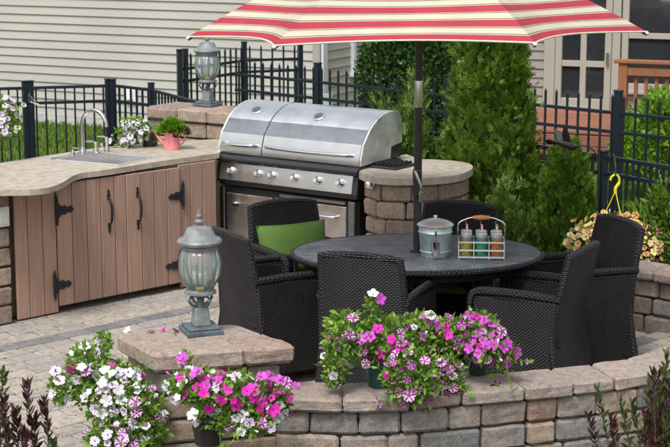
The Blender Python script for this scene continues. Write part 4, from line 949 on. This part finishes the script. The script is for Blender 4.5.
juniper('spreading juniper shrub at the foot of the tall evergreen behind the table', (1.17, 11.48, 0), (.36, .24, .70), 2400, .10)
bush('laurel_tree', 'rounded broad-leaved tree by the house window behind the fence', (.80, 17.6, 0), (.53, .5, .98), 17000, .062, .019, M_['laurel'], None, 0, 'tree', (.8, 1.02), .05)
bush('lime_shrub', 'bright lime green shrub in front of the deck railing', (3.20, 15.6, 0), (.42, .40, .50), 5000, .06, .018, M_['lime'])
bush('cedar_shrub', 'feathery green shrub at the right edge behind the seat wall', (2.32, 11.05, 0), (.27, .24, .42), 4500, .07, .010, M_['arbor'])
bush('bed_shrub', 'dark low shrub beneath the hanging flower basket behind the seat wall', (1.95, 11.15, 0), (.35, .22, .30), 3500, .06, .012, M_['arbor_d'])

# ------------------------------------------------------------------ flowers
def flower_mesh(name, c_mid, c_side, c_eye, edge=.42):
    m = MB()
    for k in range(5):
        a = 2 * PI * k / 5; w_ = PI / 5 * .98
        P = lambda r, an, z: (r * math.cos(a + an), r * math.sin(a + an), z)
        z1 = R.uniform(-.1, .12); e = edge
        m.mi = 0; m.add([P(.13, -w_ * .9, -.28), P(.60, -w_ * e, .0), P(1.0, -w_ * e * .62, z1), P(1.04, 0, z1 - .05), P(1.0, w_ * e * .62, z1), P(.60, w_ * e, .0), P(.13, w_ * .9, -.28)], [(0, 1, 2, 3, 4, 5, 6)])
        m.mi = 1
        for s_ in (-1, 1):
            m.add([P(.13, s_ * w_ * .9, -.28), P(.58, s_ * w_ * .98, .03), P(.90, s_ * w_ * .80, z1 * .6 - .06), P(1.0, s_ * w_ * e * .62, z1), P(.60, s_ * w_ * e, .0)], [(0, 1, 2, 3, 4)])
    m.mi = 2; m.lathe([(.0001, -.42), (.15, -.27)], 10)
    m.mi = 3; m.lathe([(.05, -1.0), (.15, -.30)], 6)
    return m.mesh(name, [PT[c_mid], PT[c_side], PT[c_eye], M_['stem']], smooth=2)
FL = dict(star=flower_mesh('star_petunia', 'purple', 'pale', 'plum', .55), pale=flower_mesh('pale_petunia', 'lilac', 'white', 'purple', .26), white=flower_mesh('white_petunia', 'white', 'white', 'cream'), magenta=flower_mesh('magenta_petunia', 'magenta', 'magenta', 'plum'),
          violet=flower_mesh('violet_petunia', 'violet', 'violet', 'plum'), plumstar=flower_mesh('plum_petunia', 'plum', 'lilac', 'white', .6), gold=flower_mesh('gold_petunia', 'red', 'yellow', 'red', .3), gold2=flower_mesh('yellow_petunia', 'yellow', 'cream', 'red', .55), rose=flower_mesh('rose_petunia', 'red', 'yellow', 'plum', .5))
BUD = []
for nm_ in ('pale', 'violet'):
    m = MB(); m.mi = 1; m.lathe([(.06, -1.1), (.13, -.3), (.10, -.1)], 6); m.mi = 0; m.lathe([(.11, -.2), (.17, .15), (.24, .5), (.16, .7), (.0001, .75)], 7, lobes=5, amp=.3); BUD.append(m.mesh('bud', [PT[nm_], M_['stem']], smooth=2))
def planting(o, blobs, nleaf, flowers, fr=.026, leafL=.036, leafW=.010, bias=(0, -.9, .55), mat='petleaf', spots=(), trail=14):
    """foliage and flowers of one planted pot; blobs are world ellipsoids (centre, radii)"""
    ol = np.array(o.location); wts = np.array([b_[1][0] * b_[1][2] for b_ in blobs]); wts /= wts.sum(); allv = []; cents = []
    for (c, r), w_ in zip(blobs, wts):
        n = int(nleaf * 1.15 * w_); q = rv(n); k = np.where(NP.random(n) < .7, .7 + .36 * NP.random(n), NP.random(n) ** .5)
        p = np.array(c) - ol + q * np.array(r) * k[:, None]; d = q * .6 + np.array([0, -.15, .3]) + NP.normal(size=(n, 3)) * .6
        allv.append(leaves(p, d, rv(n), leafL * (.45 + .8 * NP.random(n)), leafW * (.6 + .6 * NP.random(n)), .3, six=True))
        m = int(n * .06); p = np.array(c) - ol + rv(m) * np.array(r) * .75; d = unit(p - (np.array(c) - ol)) + NP.normal(size=(m, 3)) * .5
        allv.append(leaves(p, d, rv(m), (.04 + .04 * NP.random(m)), np.full(m, .0018), six=True))
    tips = []; st_ = MB()                                           # loose trailing stems with their own leaves
    for _ in range(trail):
        c, r = R.choices(blobs, list(wts))[0]; q = Vector((R.gauss(0, 1), R.gauss(0, .6) - .6, R.gauss(0, .7))).normalized(); p0 = Vector((c[0] + q.x * r[0] * .6, c[1] + q.y * r[1] * .6, c[2] + q.z * r[2] * .6)) - Vector(ol)
        ln = R.uniform(.07, .17); d = (q + Vector((0, 0, R.uniform(-.5, .9)))).normalized(); pts = [p0 + d * (ln * u) + Vector((0, 0, -.25 * ln * u * u + .03 * math.sin(u * 5 + c[0] * 9))) for u in (0, .2, .4, .6, .8, 1)]
        st_.tube(pts, [.0026, .0024, .0022, .002, .0018, .0014], 5); tips.append((pts[-1] + Vector(ol), d))
        b_ = np.array([tuple(pts[1 + k % 5]) for k in range(12)]) + NP.normal(size=(12, 3)) * .004
        allv.append(leaves(b_, np.array(tuple(d)) * .5 + rv(12), rv(12), leafL * (.5 + .7 * NP.random(12)), leafW * (.6 + .6 * NP.random(12)), .3, six=True))
    if trail: tag(st_.build('stems', M_['stem'], o, smooth=True), kind='stuff')
    fo = crown_mesh(np.concatenate(allv), M_[mat], o, 'foliage')
    def put(kind, p, nrm, r):
        q = Vector(nrm).to_track_quat('Z', 'Y').to_euler(); f = link('flower', FL[kind], o, Vector(p) - Vector(o.location), q, r * R.choice((R.uniform(.85, 1.2), R.uniform(.95, 1.15), R.uniform(.6, .9)))); f.rotation_euler.rotate_axis('Z', R.uniform(0, 6)); return f
    placed = []
    for kind, cnt, sel in flowers:
        tries = 0; done = 0
        while done < cnt and tries < cnt * 60:
            tries += 1; i = R.choices(range(len(blobs)), list(wts))[0]
            if sel is not None and i not in sel: continue
            c, r = blobs[i]; q = Vector((R.gauss(0, 1), R.gauss(0, 1) - .8, R.gauss(0, 1) + .45)).normalized()
            if q.y > .25: continue
            k = R.uniform(.98, 1.16); p = Vector((c[0] + q.x * r[0] * k, c[1] + q.y * r[1] * k, c[2] + q.z * r[2] * k))
            if any((p - z_).length < fr * 1.25 for z_ in placed): continue
            placed.append(p); nn = (q + Vector(bias) * .45 + Vector((R.gauss(0, .45), R.gauss(0, .45), R.gauss(0, .45)))).normalized(); put(kind, p, nn, fr); done += 1
    for _ in range(sum(f[1] for f in flowers) // 4):               # closed buds and wilting heads
        c, r = R.choices(blobs, list(wts))[0]; q = Vector((R.gauss(0, 1), R.gauss(0, 1) - .8, R.gauss(0, 1) + .3)).normalized(); k = R.uniform(1.0, 1.2)
        p = Vector((c[0] + q.x * r[0] * k, c[1] + q.y * r[1] * k, c[2] + q.z * r[2] * k)); link('bud', BUD[R.randrange(2)], o, p - Vector(o.location), (q + Vector((R.gauss(0, .5), R.gauss(0, .5), R.gauss(0, .5) + .3))).to_track_quat('Z', 'Y').to_euler(), fr * R.uniform(.8, 1.2))
    for tp_, d_ in tips:
        if R.random() < .6: put(R.choice([f[0] for f in flowers]), tp_, (d_ + Vector((0, -.6, .4))).normalized(), fr)
    for kind, p, nrm in spots: put(kind, p, nrm, fr)
def blob(px, py, Y, rx, ry, rz): p = atY(px, py, Y); return (tuple(p), (rx, ry, rz))
def pot_round(o, r, h, mat, z=0, ribs=0):
    m = MB(); m.lathe([(.0001, z), (r * .72, z), (r * .95, z + h * .86), (r * 1.04, z + h * .87), (r * 1.04, z + h), (r * .93, z + h), (r * .9, z + h * .9), (.0001, z + h * .88)], 48 if ribs else 28, lobes=ribs, amp=.03 if ribs else 0); return m.build('pot', mat, o, smooth=1)
# two pots on the seat wall
c = at(381, 387, CAPZ); o = thing('petunia_planter', 'left dark green pot of striped petunias on the seat wall', 'planter', (c.x, c.y + .02, CAPZ), 0, 'petunia pots on the seat wall'); pot_round(o, .085, .14, M_['pot'], 0, 24)
stemtop = atY(373, 293, 7.72)
m = MB(); m.tube([(0, 0, .12), Vector(stemtop - Vector(o.location)) * .6 + Vector((.01, 0, .02)), stemtop - Vector(o.location)], [.005, .004, .003], 6); m.build('tall_stem', M_['stem'], o, smooth=True)
planting(o, [blob(352, 342, 7.72, .13, .12, .10), blob(388, 338, 7.72, .14, .12, .10), blob(410, 376, 7.55, .13, .07, .14), blob(335, 360, 7.62, .06, .06, .14), blob(345, 328, 7.74, .10, .10, .08), blob(372, 312, 7.72, .03, .03, .07), blob(418, 332, 7.78, .12, .10, .095)], 3000,
         [('star', 18, None), ('plumstar', 14, (2, 0)), ('magenta', 9, (0, 1, 2)), ('pale', 6, (0, 3)), ('violet', 16, (0, 1, 4, 6))], .0285, spots=[('white', tuple(stemtop), (0, -.5, .9)), ('violet', tuple(atY(381, 299, 7.70)), (.5, -.8, .2))])
c = at(477, 374, CAPZ); o = thing('petunia_planter', 'right dark green pot of pink petunias on the seat wall', 'planter', (c.x, c.y + .02, CAPZ), 0, 'petunia pots on the seat wall'); pot_round(o, .075, .13, M_['pot'], 0, 24)
planting(o, [blob(452, 335, 7.88, .13, .12, .085), blob(486, 346, 7.82, .11, .11, .085), blob(443, 378, 7.68, .10, .07, .11), blob(502, 354, 7.80, .07, .06, .06), blob(478, 330, 7.88, .10, .10, .08)], 2600,
         [('violet', 46, (1, 3, 4)), ('star', 11, (0, 2)), ('magenta', 6, (0, 1)), ('plumstar', 9, (2, 0))], .0275)
# pots hung on the pillar
def ring_bracket(o, r, z, to):
    m = MB(); m.tube([(r * math.cos(q), r * math.sin(q), z) for q in [2 * PI * i / 24 for i in range(25)]], .005, 6, False); d = Vector(to) - Vector(o.location); d.z = z; k = d.normalized() * r; k.z = z; m.tube([k, d], .006, 6); m.build('bracket', M_['iron'], o, smooth=True)
c = atY(116, 425, 7.55); o = thing('petunia_planter', 'trailing white and lilac petunias hung at the left of the near pillar', 'planter', (c.x, c.y, c.z - .22)); pot_round(o, .11, .17, M_['potblack']); ring_bracket(o, .11, .15, (-.95, 7.72, 0))
planting(o, [blob(112, 392, 7.55, .17, .15, .15), blob(88, 365, 7.55, .10, .10, .10), blob(104, 343, 7.6, .035, .05, .05), blob(140, 420, 7.48, .13, .12, .16), blob(66, 388, 7.5, .08, .08, .07), blob(120, 440, 7.42, .16, .1, .12)], 3800,
         [('white', 30, (0, 1, 2)), ('pale', 50, None), ('star', 14, (3, 5)), ('magenta', 5, (0, 1))], .0275)
c = atY(208, 425, 7.28); o = thing('petunia_planter', 'black pot of bright magenta and white petunias hung on the near pillar front', 'planter', (c.x, c.y, c.z - .09)); pot_round(o, .085, .15, M_['potblack']); ring_bracket(o, .088, .13, (-.66, 7.62, 0))
planting(o, [blob(228, 392, 7.28, .20, .13, .085), blob(262, 400, 7.30, .13, .11, .09), blob(190, 386, 7.30, .11, .1, .075), blob(250, 420, 7.24, .12, .08, .07), blob(185, 360, 7.36, .02, .03, .03), blob(216, 418, 7.22, .10, .06, .045)], 2900,
         [('magenta', 34, (0, 1)), ('white', 12, (1, 2, 3)), ('pale', 18, None), ('star', 8, (2, 3)), ('violet', 4, (0, 4))], .0285)
# counter and background pots
CT = CTL
c = at(-12, 160, CT); o = thing('petunia_planter', 'pale lilac petunias at the left edge on the counter end', 'planter', (c.x, c.y, CT)); pot_round(o, .10, .16, M_['potblack'])
planting(o, [blob(-4, 116, c.y, .15, .13, .15), blob(4, 128, c.y - .03, .12, .12, .09)], 1000, [('pale', 46, None), ('white', 6, None)], .025)
c = at(150, 146, CT); o = thing('petunia_planter', 'small pot of pale lilac petunias between the sink and corner pillar', 'planter', (c.x, c.y, CT)); pot_round(o, .075, .11, M_['potblack'])
planting(o, [blob(136, 130, c.y - .05, .12, .1, .085), blob(128, 140, c.y - .07, .07, .06, .05)], 800, [('pale', 26, None), ('white', 10, None)], .024)

# pink watering can
c = at(172, 149, CT); wc = thing('watering_can', 'pink watering can planted with lime leaves on the counter', 'watering can', (c.x, c.y, CT + .001), math.radians(-12)); prf = [(.0001, 0), (.066, 0), (.066, .01), (.056, .12), (.06, .13), (.055, .132), (.05, .118), (.0001, .115)]
m = MB(); m.lathe(prf, 28); m.build('body', M_['pink'], wc, smooth=1)
m = MB(); m.tube(smooth_path([(-.055, 0, .035), (-.10, 0, .075), (-.135, 0, .125)], 4), [.016] * 3 + [.012] * 3 + [.010] * 3, 10); m.lathe([(.010, 0), (.026, .018), (.0001, .022)], 14, (-.137, 0, .122)); m.build('spout', M_['pink'], wc, smooth=True)
m = MB(); m.tube(smooth_path([(.055, 0, .115), (.095, 0, .12), (.105, 0, .08), (.085, 0, .045), (.060, 0, .04)], 4), .007, 8); m.build('handle', M_['pink'], wc, smooth=True)
n = 420; q = rv(n); q[:, 2] = np.abs(q[:, 2]); p = q * np.array([.10, .08, .085]) * (.4 + .6 * NP.random(n))[:, None] + np.array([0, 0, .125]); crown_mesh(leaves(p, q + np.array([0, 0, .3]), rv(n), .035 + .03 * NP.random(n), .012 + .006 * NP.random(n)), M_['lime'], wc, 'foliage')
n = 60; q = rv(n); q[:, 2] = np.abs(q[:, 2]); p = q * np.array([.05, .06, .07]) + np.array([.085, -.02, .10]); crown_mesh(leaves(p, q, rv(n), .03 + .02 * NP.random(n), .012 + .004 * NP.random(n)), M_['burg'], wc, 'dark_foliage')

# ------------------------------------------------------------------ hanging basket on its hook
by = 10.98; bc_ = atY(615, 240, by); hb = thing('hanging_basket', 'hanging basket of yellow and red petunias on a yellow plastic hanger', 'hanging basket', (bc_.x, bc_.y, bc_.z - .12)); pot_round(hb, .15, .13, M_['potblack'])
planting(hb, [blob(615, 232, by, .24, .2, .13), blob(590, 243, by - .05, .17, .14, .12), blob(643, 247, by - .04, .17, .14, .14)], 1500, [('gold', 80, None), ('gold2', 85, None), ('rose', 55, None)], .026, .03, .008)
topk = atY(615.5, 191, by) - Vector(hb.location)
for k in range(3):
    a = 2 * PI * k / 3 + .9; m = MB(); m.tube([(.15 * math.cos(a), .15 * math.sin(a), .13), topk], .0035, 6); m.build('hanger_strap', M_['yplastic'], hb)
hk = topk; m = MB(); m.tube(smooth_path([hk - Vector((0, 0, .02)), hk + Vector((0, 0, .02)), hk + Vector((.022, 0, .055)), hk + Vector((.022, 0, .09)), hk + Vector((0, 0, .115)), hk + Vector((-.03, 0, .10)), hk + Vector((-.038, 0, .075))], 4), [.012] * 9 + [.008] * 16, 8); m.build('hook', M_['yplastic'], hb, smooth=True)
hg = Vector(hb.location) + hk + Vector((-.004, 0, .107)); hx = Vector((hg.x, hg.y + .17, 0))
sh = thing('shepherd_hook', 'plain black garden hook holding the flower basket', 'garden hook', hx); rl = lambda p: Vector(p) - hx
m = MB(); m.tube(smooth_path([(0, 0, -.04), (0, 0, hg.z * .6), (0, 0, hg.z + .06), rl(hg + Vector((0, .10, .13))), rl(hg + Vector((0, .02, .08))), rl(hg + Vector((0, -.004, .0))), rl(hg + Vector((0, .03, -.008))), rl(hg + Vector((0, .05, .02)))], 5), .0065, 8); m.build('rod', M_['iron'], sh, smooth=True)
# bird ornament
bx = atY(597.5, 215, 11.12); bo = thing('garden_stake', 'black garden stake with arched arm and flying bird silhouette', 'garden ornament', (bx.x, bx.y, 0)); ol = Vector(bo.location)
zt_ = atY(597.5, 131, 11.12).z; ap = [atY(*q, 11.12) - ol for q in ((597.5, 160), (595, 152), (587, 146.5), (577, 146), (569, 150), (564, 158))]
m = MB(); m.tube([(0, 0, -.04), (0, 0, zt_)], .006, 8); m.build('rod', M_['rotten'], bo, smooth=True); m = MB(); m.tube(smooth_path(ap, 4), .0055, 8); m.build('arm', M_['rotten'], bo, smooth=True)
bb_ = atY(566, 144.5, 11.12) - ol; BS = 1.1; Mr = Matrix.Rotation(.35, 3, 'Y'); m = MB(); m.ell(bb_, (.08, .026, .026), 12, 8, Mr); m.ell(bb_ + Vector((.068, 0, -.012)), (.024, .018, .018)); m.tube([bb_ + Vector((.085, 0, -.016)), bb_ + Vector((.115, 0, -.02))], [.006, .001], 6); bd = m.build('bird', M_['rotten'], bo, smooth=True)
for pts_ in ([(-.01, 0, .01), (.03, 0, .02), (.005, -.03, .085), (-.02, -.05, .13), (-.03, -.03, .07)], [(-.02, 0, .01), (.02, 0, .02), (-.03, .04, .07), (-.075, .06, .095), (-.05, .03, .045)], [(-.05, -.01, .012), (-.05, .012, .0), (-.115, .02, .0), (-.13, 0, .03), (-.11, -.02, .035)]):
    m = MB(); tt = Vector((.004, .003, .003)); P = [bb_ + Vector(q) * BS for q in pts_]; nn_ = len(P); m.add([p - tt for p in P] + [p + tt for p in P], [tuple(range(nn_)), tuple(range(2 * nn_ - 1, nn_ - 1, -1))] + [(i, (i + 1) % nn_, nn_ + (i + 1) % nn_, nn_ + i) for i in range(nn_)]); m.build('wing', M_['rotten'], bd)

# ------------------------------------------------------------------ pale green garden bench far behind the fence
q = atY(307, 103, 18.7); be = thing('garden_bench', 'pale green slatted garden bench against the house corner behind the fence', 'bench', (q.x, q.y, -.05), H1A)
for i in range(3): m = MB(); m.box((0, .16, .50 + i * .10), (.50, .02, .07)); m.build('back_slat', M_['teal'], be, bevel=.004)
for i in range(4): m = MB(); m.box((0, -.16 + i * .09, .40), (.50, .075, .02)); m.build('seat_slat', M_['trimw'], be, bevel=.004)
for x in (-.22, .22):
    for y, h in ((-.16, .40), (.18, .76)): m = MB(); m.box((x, y, h / 2), (.04, .04, h)); m.build('leg', M_['teal'], be, bevel=.004)

# ------------------------------------------------------------------ foreground shrubs
def stem_shrub(name, label, stems, mats, L=.05, W=.010, nl=26, group=None, spread=.0):
    base_ = Vector((sum(s[0].x for s in stems) / len(stems), sum(s[0].y for s in stems) / len(stems), -.02)); o = thing(name, label, 'shrub', base_, 0, group); acc = [[] for _ in mats]
    for tip, mi, lean in stems:
        foot = Vector((base_.x + (tip.x - base_.x) * .45 + R.uniform(-.03, .03), base_.y + (tip.y - base_.y) * .5, -.02)); mid = foot.lerp(tip, .55) + Vector((lean, R.uniform(-.03, .03), .02))
        pts = smooth_path([foot - base_, mid - base_, tip - base_], 8); m = MB(); m.tube(pts, [.006 - .0045 * i / 16 for i in range(17)], 6); m.build('stem', M_['bark'], o, smooth=True)
        for k in range(nl):
            u = .35 + .65 * (k / nl) ** .8; p = pts[min(16, int(u * 16))].lerp(pts[min(16, int(u * 16) + 1)], (u * 16) % 1); a = k * 2.4 + R.uniform(-.4, .4); e = .35 + .7 * u
            acc[mi].append((tuple(p), (math.cos(a) * (1.25 - .7 * u), math.sin(a) * (1.25 - .7 * u), e + R.uniform(-.2, .25)), L * R.uniform(.6, 1.15) * (1.1 - .35 * u)))
    for mi, ls in enumerate(acc):
        if not ls: continue
        b_ = np.array([l[0] for l in ls]); d = np.array([l[1] for l in ls]); LL = np.array([l[2] for l in ls]); crown_mesh(leaves(b_, d, rv(len(ls)), LL, LL * (W / L) * (.7 + .4 * NP.random(len(ls))), .3, six=True), M_[mats[mi]], o, 'foliage')
    return o
def T(px, py, Y): return atY(px, py, Y)
stem_shrub('burgundy_shrub', 'dark burgundy-leaved shrub shoots in the bottom left corner', [(T(26, 384, 6.6), 0, .02), (T(44, 402, 6.55), 0, .03), (T(4, 400, 6.5), 0, -.02), (T(16, 412, 6.6), 0, .0), (T(34, 418, 6.62), 0, .01), (T(6, 425, 6.5), 0, 0), (T(3, 371, 6.7), 1, -.03), (T(54, 442, 6.55), 1, .02), (T(-8, 410, 6.6), 0, 0), (T(24, 432, 6.5), 0, 0)], ['burg', 'wei'], .07, .014, 46)
st = [(T(597, 389, 6.9), 0, .01), (T(588, 416, 6.85), 1, 0), (T(620, 398, 6.9), 0, .01), (T(612, 420, 6.85), 1, 0), (T(632, 402, 6.9), 0, .02)]
for i in range(26): st.append((T(R.uniform(642, 684), R.uniform(362, 435), R.uniform(6.6, 6.95)), 0 if R.random() < .8 else 1, R.uniform(-.03, .03)))
st.append((T(667, 352, 6.9), 0, .0)); st.append((T(658, 372, 6.85), 1, .0))
stem_shrub('weigela_shrub', 'green shrub with reddish shoot tips in the bottom right corner', st, ['wei', 'burg'], .06, .0135, 40)
# twisted wire on the gate post
m = MB(); wq = [atY(*p, 16.05) for p in ((30, 93), (28.5, 97), (29.5, 101.5), (33, 103), (37, 105), (34, 101), (30.5, 96), (32, 102), (39, 104.5))]; o = m.tube(smooth_path(wq, 5), .004, 6).build('wire_tie', M_['nickel'], None, smooth=True); tag(o, 'loose twist of bright wire tied round the fence gate post', 'wire')
# fallen blossoms on the pillar cap
for px, py, kd in ((127, 323.5, 'white'), (151, 325, 'pale'), (163, 323, 'magenta'), (176, 324, 'violet'), (190, 319, 'white')):
    q = at(px, py + 8.5, PZ); nm = {'white': 'white', 'pale': 'pale lilac', 'magenta': 'magenta', 'violet': 'violet pink'}[kd]
    f = link('fallen_blossom', FL[kd], None, (q.x, q.y, PZ + .012), (R.uniform(.5, 1.0), R.uniform(-.4, .4), R.uniform(0, 6)), .022); tag(f, 'fallen %s blossom on the near pillar cap%s' % (nm, ' beside the lantern' if px == 190 else ' at its left end' if px == 127 else ''), 'blossom', 'fallen blossoms on the pillar cap')
